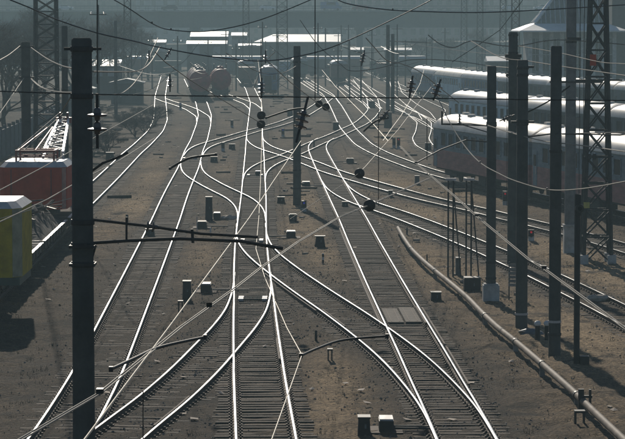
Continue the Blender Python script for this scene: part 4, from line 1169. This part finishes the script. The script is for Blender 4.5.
marker(316, 341, 'dark marker post on the sand left of the branch track', .35, ('black', 'dark_steel'))
marker(427, 262, 'short black marker post beside the upper pale pipe', .34, ('black', 'dark_steel'), .035)
marker(407, 235, 'short grey marker post at the pipe end', .36, ('grey_steel', 'dark_steel'), .045)
marker(210.5, 236, 'white peg left of the centre switch', .40, ('white_paint', 'white_paint'), .05)
marker(197, 231, 'slim pale peg left of the white peg', .75, ('pale_trim', 'pale_trim'), .025)
marker(127, 224, 'dark stump between the left tracks', .5, ('dark_steel', 'black'), .08)
marker(314, 148, 'dark peg in the far crossing', .7, ('dark_steel', 'black'), .08)
def dwarf(px, py, label, lamp, h=.9):
    g = G(px, py); root = thing('dwarf_signal', label, 'signal', (g.x, g.y, 0), 0, 'dwarf signals')
    MB().box((0, 0, .12), (.3, .3, .26)).build('base', 'pale_concrete', root)
    MB().box((0, 0, h * .6), (.3, .22, h * .75)).build('head', 'black', root)
    a = MB().lathe([(.055, -.04), (.055, .04)], (0, -.13, h * .78), 10, axis='Y').build('lamp', lamp, root)
    MB().box((0, -.22, h * .78 + .12), (.24, .2, .03)).build('hood', 'black', a)
    MB().lathe([(.09, -.02), (.09, .02)], (0, -.13, h * .48), 10, axis='Y').build('lens', 'glass', root)
dwarf(304, 212, 'dwarf signal showing blue at the foot of the mid yard pole', 'blue_lamp', .7)
dwarf(180.5, 110, 'far dwarf signal showing blue left of the tank wagons', 'blue_lamp', 1.0)
dwarf(283, 137, 'far dwarf signal showing blue left of the mid yard pole', 'blue_lamp', .9)
dwarf(398.5, 149, 'dwarf signal with red lamp among the far right crossings', 'red_lamp', 1.1)
dwarf(394, 148, 'dark dwarf signal next to the red one', 'glass', 1.0)
dwarf(505, 205, 'slim dwarf signal with red lamp between the concrete poles', 'red_lamp', .9)
dwarf(531, 241, 'dwarf signal with red lamp right of the thick concrete pole', 'red_lamp', .6)
dwarf(223, 151, 'dark dwarf signal left of the centre track in the distance', 'glass', .8)
dwarf(232, 128, 'far dark dwarf signal above the long crossover', 'glass', .9)
def bundle(px, py, label):
    g = G(px, py); root = thing('sack', label, 'sack', (g.x, g.y, 0), 0)
    mb = MB().lathe([(.05, -.02), (.30, .02), (.33, .12), (.22, .24), (.06, .27)], (0, 0, 0), 11)
    mb.v = [(x * 1.6 + random.gauss(0, .03), y + random.gauss(0, .03), z + random.gauss(0, .015)) for x, y, z in mb.v]
    mb.build('bag', 'cloth_pale', root); MB().tube([(.45, 0, .12), (.6, .05, .16), (.68, .02, .10)], .035, 6).build('tied_end', 'cloth_pale', root)
bundle(229, 220, 'beige sack lying left of the centre track')
bundle(598, 301, 'pale sack between the rails of the oblique right track')
# stretcher bars and pale slide plates of switches
def switch_gear(px, py, label, w=1.35):
    g = G(px, py, .1); root = thing('switch_rod', label, 'switch rod', (g.x, g.y, 0), 0, 'switch rods')
    for q in (-.45, .1): MB().tube([(-w / 2, q, .10), (w / 2, q, .10)], .035, 6).build('rod', 'dark_steel', root)
    for s in (-1, 1):
        for q in (-.55, .15): MB().box((s * (w / 2 - .12), q, .10), (.20, .42, .10)).build('slide_plate', 'pale_trim', root)
switch_gear(253, 298, 'switch rod with pale plates inside the centre track', 1.2)
switch_gear(252, 240, 'switch rod with pale plates at the upper centre switch', 1.2)
switch_gear(190, 158, 'switch rod at the left crossover', 1.2)
switch_gear(255, 175, 'switch rod at the far centre switch', 1.2)
# bridging mats at the frog of the right track
def crossing_mat(off, label, w, L, y):
    c, rz = on_line('t5', y); root = thing('crossing_panel', label, 'panel', (c[0] + off, c[1], 0), rz, 'worn crossing panels')
    MB().box((0, 0, .02), (w, L, .16)).build('slab', 'worn_panel', root)
    for x in (-.25, .25): MB().box((x * w, 0, .10), (.03, L * .9, .02)).build('lifting_strip', 'rust', root)
cy = G(405, 315, .1).y
crossing_mat(-.34, 'worn panel between the rails above the right frog, left half', .60, 5.0, cy)
crossing_mat(.34, 'worn panel between the rails above the right frog, right half', .60, 5.2, cy + .25)
def extra_rail(root_label, key, y0, y1, off, z, m, name):
    ln = T[key]; i0, i1 = np.searchsorted(ln[:, 1], [y0, y1]); seg = ln[i0:i1]
    root = [o for o in bpy.data.objects if o.get('label') == root_label][0]
    pts = []
    for k in range(len(seg)):
        d, nn = frame_of(seg, k); c = seg[k] + nn * off; pts.append((c[0], c[1], z))
    mb = MB()
    for a, b in zip(pts[:-1], pts[1:]): mb.bar((a[0], a[1], z - .06), (b[0], b[1], z - .06), .06, .15)
    mb.build(name, m, root)
L5 = TL[1][1]; L4 = TL[7][1]; L3 = TL[0][1]; LL = TL[8][1]
extra_rail(L5, 't5', 101, 152, -.96, RT - .06, 'rust', 'guard_rail')
extra_rail(L5, 't5', 101, 108, .71, RT - .02, 'rust', 'check_rail')
extra_rail(L5, 't5', 84, 108, .95, RT - .07, 'rust', 'guard_rail')
extra_rail(L4, 'righthand_branch', 100, 107, -.71, RT - .02, 'rust', 'check_rail')
extra_rail(L4, 'righthand_branch', 106, 123, -.95, RT - .07, 'rust', 'guard_rail')
extra_rail(L3, 't3', 90, 97, .71, RT - .02, 'rust', 'check_rail')
extra_rail(LL, 'lefthand_branch', 75, 82, .71, RT - .02, 'rust', 'check_rail')

def boxcar(label, c, rz, m, L=13.0, rf='coach_roof_dull', open_top=False):
    root = thing('goods_wagon', label, 'wagon', (c[0], c[1], 0), rz, 'far goods wagons')
    z0, z1 = RT + 1.1, RT + (3.2 if open_top else 3.7)
    MB().box((0, 0, (z0 + z1) / 2), (2.9, L, z1 - z0)).build('body', m, root)
    for sx in (-1, 1):
        for k in range(9): MB().box((sx * 1.48, -L / 2 + L * k / 8, (z0 + z1) / 2), (.08, .14, z1 - z0)).build('side_post', m, root)
        if not open_top: MB().box((sx * 1.50, 0, z0 + 1.2), (.06, 2.2, 2.2)).build('door', m, root)
    if open_top: MB().box((0, 0, z1 + .02), (3.02, L + .05, .12)).build('rim', m, root)
    else: smooth_by_angle(MB().prism([(-1.5, z1), (1.5, z1)] + [(1.5 * math.cos(a), z1 + .65 * math.sin(a)) for a in [math.pi * k / 10 for k in range(1, 10)]], -L / 2 - .05, L / 2 + .05).build('roof', rf, root), 40)
    MB().box((0, 0, z0 - .1), (2.4, L + .6, .26)).build('underframe', 'underframe', root)
    for y in (-L / 2 + 2, L / 2 - 2): bogie(root, y, 2.1, 1.85)
    buffers(root, -L / 2 - .25); buffers(root, L / 2 + .25)
mat('wagon_brown', (.14, .07, .05), .7, 0, .4, .6)
mat('wagon_green', (.05, .09, .075), .7, 0, .4, .6)
for k, y, m_, op, lb in (('far_e', 505, 'wagon_brown', True, 'brown open goods wagon far behind the blue railcar'), ('far_e', 520, 'wagon_green', False, 'green boxcar far behind the blue railcar'), ('far_b', 520, 'wagon_brown', False, 'brown boxcar in the far centre below the white sheds'), ('far_b', 535, 'wagon_green', True, 'green open wagon in the far centre'),
                    ('far_c', 560, 'wagon_brown', True, 'brown open wagon far off right of the centre sheds'), ('far_a', 560, 'wagon_green', False, 'dark green boxcar at far centre left'), ):
    c, rz = on_line(k, y); boxcar(lb, c, rz, m_, open_top=op)
pal = ['wagon_brown', 'wagon_green', 'coach_dark', 'wagon_brown', 'coach_blue', 'brick_dark']
for i, px in enumerate((140, 168, 226, 254, 292, 320, 348, 384, 412)):
    d_ = 590 + 3 * math.sin(i); p_ = D(px, 60, d_)
    boxcar(['leftmost goods wagon of the side-on row below the bridge', 'second goods wagon from the left in the side-on row', 'third wagon of the side-on row, right behind the tanks', 'fourth wagon of the side-on row', 'fifth wagon of the side-on row, near the mid yard pole', 'sixth wagon of the side-on row', 'seventh wagon of the side-on row, left of the twin poles', 'eighth wagon of the side-on row, behind the twin poles', 'rightmost wagon of the side-on row below the bridge'][i], (p_.x, d_), math.pi / 2 + .06, pal[i % 6], 5.6 if i not in (2, 7) else 5.8, open_top=i in (1, 4, 7))
for px, py, w_, h_, lb in ((232, 150, .6, .5, 'small box left of the centre track below the crossover'), (281, 203, .5, .35, 'low dark box left of the mid yard pole foot'), (345, 207, .4, .3, 'low box between the right main rails and disc'), (436, 300, .45, .3, 'small box on the soil left of the lower pipe'), (150, 236, .5, .35, 'low dark box beside the left main track'), (336, 130, .7, .8, 'dark box among the far middle crossings'), (372, 108, .9, .9, 'dark far box right of the small discs'), (290, 116, .7, .8, 'far dark box left of the mid yard pole'), (214, 162, .6, .4, 'low dark box on the far left crossover'), (428, 150, .6, .6, 'dark box just left of the maroon coach end'), (110, 160, .7, .6, 'dark box beyond the far left track')):
    cabinet(px, py, lb, w_, h_)
# scattered timbers, slabs and scrap between the tracks
rr = random.Random(21)
for nm, m_, cnt, lb in (('timber_debris', 'sleeper_far', 420, 'dark old timbers and slabs strewn between the far tracks'), ('pale_debris', 'debris_pale', 230, 'pale chips of rubble strewn between the tracks')):
    db = MB()
    for _ in range(cnt):
        y = (165 if nm == 'timber_debris' else 85) + 280 * rr.random() ** .8; x = rr.uniform(-y * .085, y * .085)
        if not all((abs(np.interp(y, ln[:, 1], ln[:, 0]) - x) > 1.9) for ln in T.values() if ln[0, 1] < y < ln[-1, 1]): continue
        if nm == 'timber_debris': db.box((x, y, .07), (rr.uniform(.3, 1.9), rr.uniform(.12, .4), rr.uniform(.06, .22)), rr.gauss(0, .35))
        else: db.box((x, y, .05), (rr.uniform(.06, .35), rr.uniform(.06, .3), rr.uniform(.04, .12)), rr.random() * 3)
    if m_ not in M: mat('debris_pale', (.34, .30, .24), .9, 0, .4, 2)
    tag(db.build(nm, m_), lb, kind='stuff')
# thicket at left
for k in range(16):
    y = rr.uniform(190, 330); x = -17.5 - rr.uniform(.0, 6.5)
    r = thing('bare_bush', 'low bare bush in the thicket left of the far left track', 'bush', (x, y, -1.0), rr.random() * 6, 'bushes of the left thicket')
    sc = rr.uniform(.26, .38); r.scale = (sc * 1.4, sc * 1.4, sc)
    a, b = TM[k % 3]; link('stem', a, r); link('crown', b, r)
# dry weeds
wd = MB(); rr = random.Random(5)
for _ in range(1700):
    y = rr.uniform(74, 230); x = rr.uniform(-y * .115, y * .125)
    if not all((abs(np.interp(y, ln[:, 1], ln[:, 0]) - x) > 1.5) for ln in T.values() if ln[0, 1] < y < ln[-1, 1]): continue
    hh = rr.uniform(.06, .22)
    for _b in range(rr.randint(5, 12)):
        bx, by = x + rr.gauss(0, .10), y + rr.gauss(0, .10); a = rr.random() * 6.3; wv = .008
        dx, dy = math.cos(a), math.sin(a)
        wd.add([(bx - dy * wv, by + dx * wv, -.01), (bx + dy * wv, by - dx * wv, -.01), (bx + dx * hh * .6, by + dy * hh * .6, hh * rr.uniform(.5, 1.1))], [(0, 1, 2)])
mat('weed', (.17, .135, .075), .9, 0, .4, .3)
tag(wd.build('dry_weeds', 'weed'), 'dry low weeds scattered over the soil', kind='stuff')
# pale pipe
PP = [(398, 228), (403, 237), (411, 249), (422, 260), (435, 271), (452, 284.5), (469, 299), (482, 313), (498, 328), (515, 341), (542, 364), (575, 393), (588, 406), (624, 440), (660, 474)]
pr = thing('pipe', 'long pale rusty pipe on low supports running to bottom right', 'pipe', (0, 0, 0))
pts = [G(x, y, .32) for x, y in PP]
dense = []
for a, b in zip(pts[:-1], pts[1:]):
    for k in range(5): dense.append(a.lerp(b, k / 5))
dense.append(pts[-1])
for _ in range(3): dense = [dense[0]] + [(dense[i - 1] + dense[i] * 2 + dense[i + 1]) / 4 for i in range(1, len(dense) - 1)] + [dense[-1]]
smooth_by_angle(MB().tube(dense, .105, 14).build('barrel', 'pipe', pr))
dense2 = dense
for px, py in ((411, 249), (435, 271), (484, 315), (517, 342), (577, 394), (540, 362)):
    g = G(px, py, .32); i = min(range(1, len(dense2) - 1), key=lambda k: (dense2[k] - g).length)
    t = (dense2[i + 1] - dense2[i - 1]).normalized()
    MB().tube([dense2[i] - t * .10, dense2[i] + t * .10], .125, 14).build('joint_sleeve', 'black', pr)
    MB().box((dense2[i].x, dense2[i].y, .10), (.16, .16, .34)).build('support', 'concrete', pr)
g = G(583, 412); pv_ = thing('pipe_bracket', 'black upright bracket clamped on the pale pipe at bottom right', 'bracket', (g.x, g.y, 0))
MB().box((-.06, 0, .32), (.16, .12, .70)).build('post', 'black', pv_); MB().box((.2, 0, .36), (.07, .1, .6)).build('post', 'black', pv_); MB().box((.06, 0, .45), (.4, .1, .07)).build('crosspiece', 'black', pv_)
# mushroom-headed posts
for px, lb in ((537.5, 'left one of two short black posts with white caps by the ringed pole'), (547, 'right one of two short black posts with white caps by the ringed pole')):
    g = G(px, 341); root = thing('bollard', lb, 'bollard', (g.x, g.y, 0), 0, 'white capped posts')
    MB().lathe([(.09, -.05), (.09, .55)], (0, 0, 0), 12).build('post', 'black', root)
    MB().lathe([(.10, .55), (.125, .6), (.11, .68), (.05, .72)], (0, 0, 0), 12).build('cap', 'white_paint', root)
g = G(531, 334); root = thing('rag', 'pale crumpled sheet lying by the ringed poles', 'sheet', (g.x, g.y, 0))
mb = MB().lathe([(.3, 0), (.26, .10), (.1, .2)], (0, 0, 0), 9); mb.v = [(x * 1.5 + random.gauss(0, .04), y + random.gauss(0, .04), z) for x, y, z in mb.v]; mb.build('sheet', 'grey_steel', root)
# louvred sign board
g = G(514, 300); sg = thing('louvred_board', 'pale striped board on legs left of the thick concrete pole', 'board', (g.x, g.y, 0))
for k in range(6): MB().box((0, 0, .62 + k * .16), (.46, .05, .12)).build('slat', 'concrete', sg)
for x in (-.2, .2): MB().box((x, .05, .75), (.05, .05, 1.6)).build('leg', 'dark_steel', sg)
# thin steel frames
def steel_frame(px0, px1, base, topy, label):
    g = G((px0 + px1) / 2, base); root = thing('steel_frame', label, 'frame', (g.x, g.y, 0), 0, 'thin steel support frames')
    w = (px1 - px0) / F * g.y; h = D(px0, topy, g.y).z
    for x in (-w / 2, w / 2): MB().bar((x, 0, -.1), (x, 0, h), .075).build('post', 'dark_steel', root)
    MB().bar((w / 2, .05, h * .95), (w / 2 + .35, .05, 0), .06).build('brace', 'dark_steel', root)
    MB().box((0, 0, h + .03), (w + .25, .16, .10)).build('cap', 'pale_trim', root)
    MB().bar((-w / 2, 0, h * .55), (w / 2, 0, h * .55), .05).build('rung', 'dark_steel', root)
steel_frame(448, 453, 277, 180, 'left one of two thin steel frames over the black box')
steel_frame(466, 471, 277, 180, 'right one of two thin steel frames over the black box')

# ------------------------------------------------------------------ overhead wires
def resample(p, n=14, sag=0.0):
    out = []
    for k, (a, b) in enumerate(zip(p[:-1], p[1:])):
        for j in range(n):
            t = j / n; q = a.lerp(b, t); q.z -= sag * 4 * t * (1 - t); out.append(q)
    out.append(p[-1]); return out
def curve_pts(p, n=8):
    """smooth line through points"""
    out = []
    for i in range(len(p) - 1):
        p0, p1, p2, p3 = p[max(i - 1, 0)], p[i], p[i + 1], p[min(i + 2, len(p) - 1)]
        for j in range(n):
            t = j / n
            out.append(.5 * ((2 * p1) + (p2 - p0) * t + (2 * p0 - 5 * p1 + 4 * p2 - p3) * t * t + (3 * p1 - p0 - 3 * p2 + p3) * t ** 3))
    out.append(p[-1]); return out
def wire(label, pts, r, m='cable_pale', sag=0.0, smooth=False, twin=0.0, clips=()):
    p = [v if isinstance(v, Vector) else D(*v) for v in pts]
    pp = curve_pts(p) if smooth else resample(p, 10 if sag else 2, sag)
    mb = MB()
    root = thing('overhead_wire', label, 'wire', tuple(pp[0]), 0, 'overhead wires')
    o = pp[0].copy()
    for k, off in enumerate((-twin / 2, twin / 2) if twin else (0,)):
        MB().tube([q - o + Vector((off, 0, 0)) for q in pp], r * .95, 5).build('strand', m, root)
    for px, py in clips:
        i = min(range(len(pp)), key=lambda k: 0 if False else abs((pp[k].x / pp[k].y) - (px - 312.5) / F) + abs(((CH - pp[k].z) / pp[k].y) - (py - 25) / F))
        MB().box(pp[i] - o + Vector((0, 0, .03)), (.045 + twin, .16, .06)).build('clip', 'black', root)
    return root
Z = lambda px, py, z=6.5: G(px, py, z)
wire('pale twin wire from bottom left corner rising to the lower disc insulator', [Z(-20, 463), Z(100, 393), Z(181, 327), Z(234, 289), Z(262, 267), Z(298, 242), Z(340, 217), Z(369, 205), Z(430, 178)], .012, twin=.045, clips=((205, 306), (215, 299), (99, 394)))
wire('pale wire from bottom left rising across the centre track', [Z(60, 473), Z(85, 439), Z(118, 395), Z(170, 326), Z(234, 239), Z(250, 217), Z(273, 182), Z(301, 141)], .015)
wire('thin pale wire zigzagging above the centre track', [Z(262, 470, 6.3), Z(272, 439, 6.3), Z(302, 355, 6.3), Z(287, 328, 6.3), Z(265, 278, 6.3), Z(256, 249, 6.3), Z(259, 216, 6.3), Z(261, 170, 6.3), Z(262, 128, 6.3)], .009)
wire('pale twin wire sloping down to the right edge across the poles', [Z(400, 146, 6.3), Z(416, 163, 6.3), Z(454, 195.5, 6.3), Z(476.5, 216, 6.3), Z(529, 259.5, 6.3), Z(544, 268.5, 6.3), Z(625, 328, 6.3), Z(680, 368, 6.3)], .011, twin=.05, clips=((543, 268), (476, 216), (416, 163)))
wire('sagging pale cable hanging in front of the maroon coaches', [(430, 84, 112), (437, 96, 111), (449.5, 122, 109), (464, 145, 106), (480, 162.5, 102), (500, 174, 98), (516, 181, 95), (547, 189.5, 90), (580, 189, 84), (625, 181.5, 77), (680, 170, 70)], .020, smooth=True, clips=((548, 189), (480, 162)))
wire('pale wire from the white-based pole running right across all poles', [(487, 125, 111), (512, 133, 104), (544, 141, 96), (578, 145, 90), (625, 151.5, 83), (680, 158, 76)], .022, smooth=True)
wire('dark level span wire crossing the whole picture', [(-60, 89, 50), (80, 94, 50), (240, 96.5, 50.4), (400, 98, 50.8), (560, 100, 51.2), (700, 101, 51.6)], .011, 'cable_dark', smooth=True)
wire('dark cable sagging from top left to the centre', [(-20, -12, 60), (30, 8, 62), (59, 20.5, 64), (97, 33, 66), (133, 41, 68), (160, 47.5, 70), (200, 55, 72), (232, 59, 74), (262, 61, 76), (295, 57, 78), (340, 44, 80), (420, 6, 84), (440, -6, 85)], .017, 'cable_dark', smooth=True)
wire('dark cable with knots sagging at upper left in front of the bridge', [(100, -8, 90), (128, 8, 92), (152, 23.5, 94), (171, 30, 96), (210, 31, 98), (260, 20, 100), (320, -4, 102)], .020, 'cable_dark', smooth=True, clips=((151, 23), (171, 30)))
wire('dark cable sagging in front of the bridge right of centre', [(330, -6, 90), (345, 3, 92), (380, 9, 95), (420, 11.5, 98), (500, 12, 103), (640, 4, 110)], .022, 'cable_dark', smooth=True, clips=((394, 10),))
wire('bright short cable from banded left pole to the big near pole', [(31, 47.5, 157), (45, 57.5, 120), (60, 65, 84), (79, 69.5, 50.2)], .022, smooth=True)
wire('pale cable leaving the banded left pole to the left edge', [(20, 46, 158), (10, 54, 140), (0, 60, 120), (-30, 76, 100)], .024, smooth=True)
wire('short pale double cable below the first one at the banded left pole', [(31, 78.5, 157), (38, 85, 130), (47, 89.5, 108), (60, 92, 80), (78, 92.5, 50.3)], .020, smooth=True, twin=.05)
wire('thin pale wire above the red crane rising to the near pole', [Z(-10, 195.6), Z(0, 190), Z(46, 165.6), Z(90, 140), Z(128, 119), Z(153, 105)], .016)
wire('thin pale wire passing low in front of the red crane', [Z(-20, 231, 6.2), Z(16.6, 214, 6.2), Z(48, 199, 6.2), Z(74, 184, 6.2), Z(120, 160, 6.2), Z(155, 138, 6.2)], .018)
wire('second thin pale wire meeting at the scrap heap', [Z(-20, 224, 5.6), Z(17, 214, 5.6), Z(49, 204, 5.6), Z(76, 197, 5.6), Z(96, 192, 5.6)], .013)
wire('steep pale wire climbing left of the banded left pole', [(-12, 132, 110), (0, 113, 124), (14, 93, 140), (24, 78, 158)], .018)
wire('steep pale wire climbing behind the near pole', [(48, 136, 72), (55, 124, 66), (62, 111, 60), (79, 84, 50.2)], .012)
wire('pale wire level from the near pole to the tank wagons', [(93, 71.5, 52), (120, 71.8, 70), (139, 70.5, 82), (150, 63, 96), (160, 47, 112)], .02, smooth=True)
wire('pale sagging wire above the left curve', [(31, 91, 158), (80, 94.5, 150), (113, 94.6, 120), (127, 90, 124), (139, 77, 128), (148, 60, 130), (158, 38, 134)], .024, smooth=True)
wire('pale wire sloping down over the front tank wagon', [(155, 52, 80), (165, 62, 82), (190, 80, 86), (216, 96, 90), (262, 124, 98)], .016)
wire('pale wire sloping down right of the tank wagons', [(226, 53, 90), (243, 63, 92), (254, 70, 93), (268, 74, 96), (285, 72, 102), (296, 66, 150)], .012, smooth=True)
wire('pale wire sloping down to the mid yard pole from upper left', [(262, 56, 84), (290, 82, 88), (312, 99, 92), (330, 112, 95)], .014)
wire('pale wire dropping right of the twin far poles', [(366, 38, 120), (374, 47, 122), (387, 60.5, 126), (402, 64, 130), (420, 72, 134), (440, 88, 138), (459, 103, 142)], .024, smooth=True)
wire('pale wire sagging over the blue coaches', [(428, 35, 130), (440, 44, 130), (454, 47.5, 130), (472, 41, 130), (500, 45.5, 130), (520, 45.7, 130), (560, 40, 130), (640, 46, 130)], .024, smooth=True)
wire('pale wire falling from the station building to the right edge', [(471, 41, 128), (500, 57, 122), (528, 61, 118), (562, 66.5, 112), (590, 70.5, 108), (625, 75.5, 103), (670, 82, 97)], .022, smooth=True)
wire('upper pale wire at right in front of the station building', [(519, 46, 128), (560, 53, 120), (600, 62, 112), (625, 64, 108), (680, 70, 100)], .017, smooth=True)
wire('pale wire dipping across the far centre tracks', [(300, 20, 150), (318, 45, 150), (340, 64, 150), (352, 71, 150), (380, 68, 150), (410, 60, 150), (450, 60.5, 150), (490, 66, 150), (514, 68, 128)], .022, smooth=True)
wire('pale contact wire receding above the right main track', [Z(388, 141, 6.3), Z(374, 125, 6.3), Z(362, 113, 6.3), Z(348, 99, 6.3), Z(335, 86, 6.3), Z(322, 70, 6.3)], .02)
wire('pale contact wire rising right from the far dark cabinet', [Z(383, 141, 6.3), Z(392, 128, 6.3), Z(401, 116, 6.3), Z(412, 98, 6.3), Z(420, 84, 6.3), Z(424, 70, 6.3)], .02)
wire('pale contact wire crossing above the far diagonal track', [Z(359, 173, 6.4), Z(366, 166, 6.4), Z(380, 150, 6.4), Z(398, 130, 6.4), Z(413, 110, 6.4), Z(432, 86, 6.4)], .012)
wire('pale short wire dropping from the disc insulator to the left', [Z(359, 173, 6.4), Z(345, 183, 6.4), Z(320, 199, 6.4), Z(290, 219, 6.4)], .006)
wire('pale contact wire receding above the centre track in the distance', [Z(262, 128, 6.3), Z(261.5, 105, 6.3), Z(260.5, 80, 6.3), Z(258, 60, 6.3)], .02)
wire('pale wire zigzagging among the far poles left of centre', [(225, 52, 240), (247, 72, 235), (254, 88, 232), (258, 78, 228), (262, 64, 226), (275, 52, 222)], .03)
wire('thin dark cable climbing from blue coaches to the upper right', [(452, 62, 140), (480, 44, 140), (500, 30, 140), (520, 4, 140), (528, -8, 140)], .018, 'cable_dark')
wire('thin dark cable over the far tracks right of centre', [(395, 41, 350), (430, 47, 330), (470, 52, 300), (510, 56, 270)], .03, 'cable_dark')
wire('dark feeder along the second pole row above the pale roofs', [(442, 124.5, 111), (487, 126, 111), (528, 136, 101), (550, 134, 93.4), (640, 132, 85)], .02, 'cable_dark')
wire('dark sloping wire behind the thick concrete pole', [(528, 112, 101), (540, 106, 101), (552, 99, 101), (570, 86, 101)], .03, 'cable_dark', smooth=True)
for i, (px, y0, y1, d, lb) in enumerate([(97.2, -6, 84, 33, 'thin dark hanger above the near twin insulator'), (261, 40, 86, 85, 'thin dark hanger above the centre insulator'), (315, -6, 100, 60, 'long thin vertical hanger right of the mid yard pole'), (378.5, 110, 206, 75, 'long thin vertical hanger left of the steel frames'), (427, 118, 160, 80, 'thin vertical hanger beside the maroon coach end'), (507, 60, 205, 112, 'thin vertical conduit wire by the banded pole'), (143, 390, 460, 36, 'thin vertical dark hanger over the lower left branch track')]):
    wire(lb, [(px, y0, d), (px, y1, d)], .008 if d < 50 else .012, 'cable_dark')
rr = random.Random(12)
for k in range(18):
    x0 = rr.uniform(170, 430); d_ = rr.uniform(190, 330); y0 = rr.uniform(38, 72); sp = rr.uniform(25, 60) * rr.choice((-1, 1)); dy = rr.uniform(-6, 26)
    wire('thin pale wire lost in the far tangle of overhead wires', [(x0, y0, d_), (x0 + sp * .5, y0 + dy * .5 + rr.uniform(4, 9), d_), (x0 + sp, y0 + dy, d_ + 10)], .018 if d_ < 260 else .024, rr.choice(('cable_pale', 'cable_pale', 'cable_dark')), smooth=True)
for k in range(16):
    px = rr.uniform(130, 520); d_ = rr.uniform(400, 600)
    r_, h_ = new_pole('thin dark pole lost in the far tangle of poles', px, d_, rr.uniform(22, 48), .13, .10, m='dark_steel', group='thin poles of the far tangle', name='thin_pole', n=6)
    MB().box((0, 0, h_ - .7), (1.8, .1, .1)).build('crossarm', 'dark_steel', r_)
# steady arms held on the wires
def arm(label, pts, r=.022):
    p = [v if isinstance(v, Vector) else D(*v) for v in pts]
    root = thing('steady_arm', label, 'steady arm', tuple(p[0]), 0, 'dark steady arms')
    MB().tube([q - p[0] for q in curve_pts(p, 5)], r, 7).build('tube', 'dark_steel', root)
    for q in (p[0], p[-1]): MB().box(q - p[0], (.055, .09, .07)).build('clamp', 'black', root)
arm('dark steady arm rising over the lower left branch track', [Z(111, 369, 6.5), Z(135, 358, 6.5), Z(160, 347, 6.5), Z(205, 337, 6.5)], .024)
arm('dark steady arm above the right branch at bottom centre', [Z(301, 355.5, 6.3), Z(318, 348, 6.3), Z(343, 340, 6.3), Z(387, 336, 6.3)], .02)
arm('dark curved steady arm over the left track switch', [(170, 168.5, 66), (180, 162.5, 66), (192, 157.5, 66), (216, 154.5, 66)], .03)
arm('dark steady arm above the far centre signal', [(266, 118, 90), (290, 110, 90), (306, 108, 90)], .03)
arm('dark steady arm beside the far dark cabinet', [(364, 131, 110), (376, 121, 110), (388, 118, 110)], .04)

def insulators(label, px, py, d, n, Rr, axis=(0, 0, 1), pitch=.2, rod=.14, m='porcelain', pale=True):
    c = D(px, py, d); root = thing('insulator_string', label, 'insulator', tuple(c), 0, 'hanging insulators')
    a = Vector(axis).normalized(); L = pitch * n
    MB().tube([-a * (L / 2 + rod), a * (L / 2 + rod)], .018 if d < 40 else .026, 6).build('rod', 'black', root)
    for k in range(n):
        b = MB(); disc_string(b, a * (pitch * k - L / 2), a, 1, Rr, pitch); smooth_by_angle(b.build('disc', m, root), 35)
insulators('large twin-disc insulator hanging just right of the near pole', 97.2, 121, 33, 2, .125, pitch=.17, rod=.16)
insulators('big dark insulator cluster right of the mid yard pole', 302, 120, 57, 3, .15, (.25, .2, .95), .13, .3)
insulators('small insulator string in the haze above the hut', 149, 56, 130, 2, .12, pitch=.14)
insulators('insulator string hanging left of the front tank wagon', 170, 83, 95, 2, .14, pitch=.17)
insulators('insulator string above the front tank wagon', 168, 54, 110, 2, .11, (.5, 0, .85), .14)
insulators('insulator string at far centre above the round signal', 261.5, 88, 85, 3, .13, pitch=.12)
insulators('small insulator string above the centre sheds', 265.5, 57, 110, 2, .10, pitch=.12)
insulators('small dark insulator cluster right of the centre sheds', 363, 58, 110, 3, .13, (.2, 0, 1), .12)
insulators('star-shaped insulator left of the pale blue coach', 411, 87, 75, 3, .13, (.15, .1, 1), .11)
insulators('star-shaped insulator in front of the blue coaches', 437, 90, 75, 3, .14, (.35, .1, 1), .11)
insulators('dark insulator pair beside the banded pole', 507, 118, 105, 3, .12, (1, .2, .4), .12)
insulators('dark insulator cluster over the far dark cabinet', 384, 116, 110, 3, .16, (.6, .2, .7), .13)
def disc(label, px, py, d, Rr=.15, n=2):
    c = D(px, py, d); root = thing('disc_insulator', label, 'insulator', tuple(c), 0, 'dark disc insulators seen end-on')
    for k in range(n):
        b = MB().lathe([(.05, -.07), (Rr * .5, -.05), (Rr, -.02), (Rr, .02), (Rr * .6, .05), (.05, .07)], (0, k * .14, 0), 18, axis='Y'); smooth_by_angle(b.build('disc', 'black', root), 35)
    MB().lathe([(.04, -.12), (.045, .0)], (0, -.08, 0), 8, axis='Y').build('pin', 'dark_steel', root)
g = Z(369, 205.5); disc('lower dark disc hanging over the right main track', 369.5, 205.5, g.y, .155)
g = Z(359, 173.5, 6.4); disc('upper dark disc hanging over the right main track', 359.5, 173.5, g.y, .165)
disc('upper of two dark discs above the centre track', 261.3, 115.5, 110, .175); disc('lower of two dark discs above the centre track', 261, 124.3, 110.4, .175)
disc('left small dark disc at the far middle tracks', 319, 104, 110, .15); disc('right small dark disc at the far middle tracks', 326, 107, 110, .155)
# ------------------------------------------------------------------ haze
hz = MB().box((60, 765, 21), (1700, 1760, 46))
hz_o = hz.build('haze', 'black')
hm = bpy.data.materials.new('haze_air'); hm.use_nodes = True
hn = hm.node_tree.nodes; hn.remove(hn['Principled BSDF'])
pv = hn.new('ShaderNodeVolumePrincipled')
pv.inputs['Color'].default_value = (.58, .82, .92, 1); pv.inputs['Density'].default_value = 0.0005; pv.inputs['Anisotropy'].default_value = 0.25
hm.node_tree.links.new(pv.outputs['Volume'], hn['Material Output'].inputs['Volume'])
hz_o.data.materials.clear(); hz_o.data.materials.append(hm)
tag(hz_o, 'thin blue-grey haze lying over the whole yard', kind='stuff')
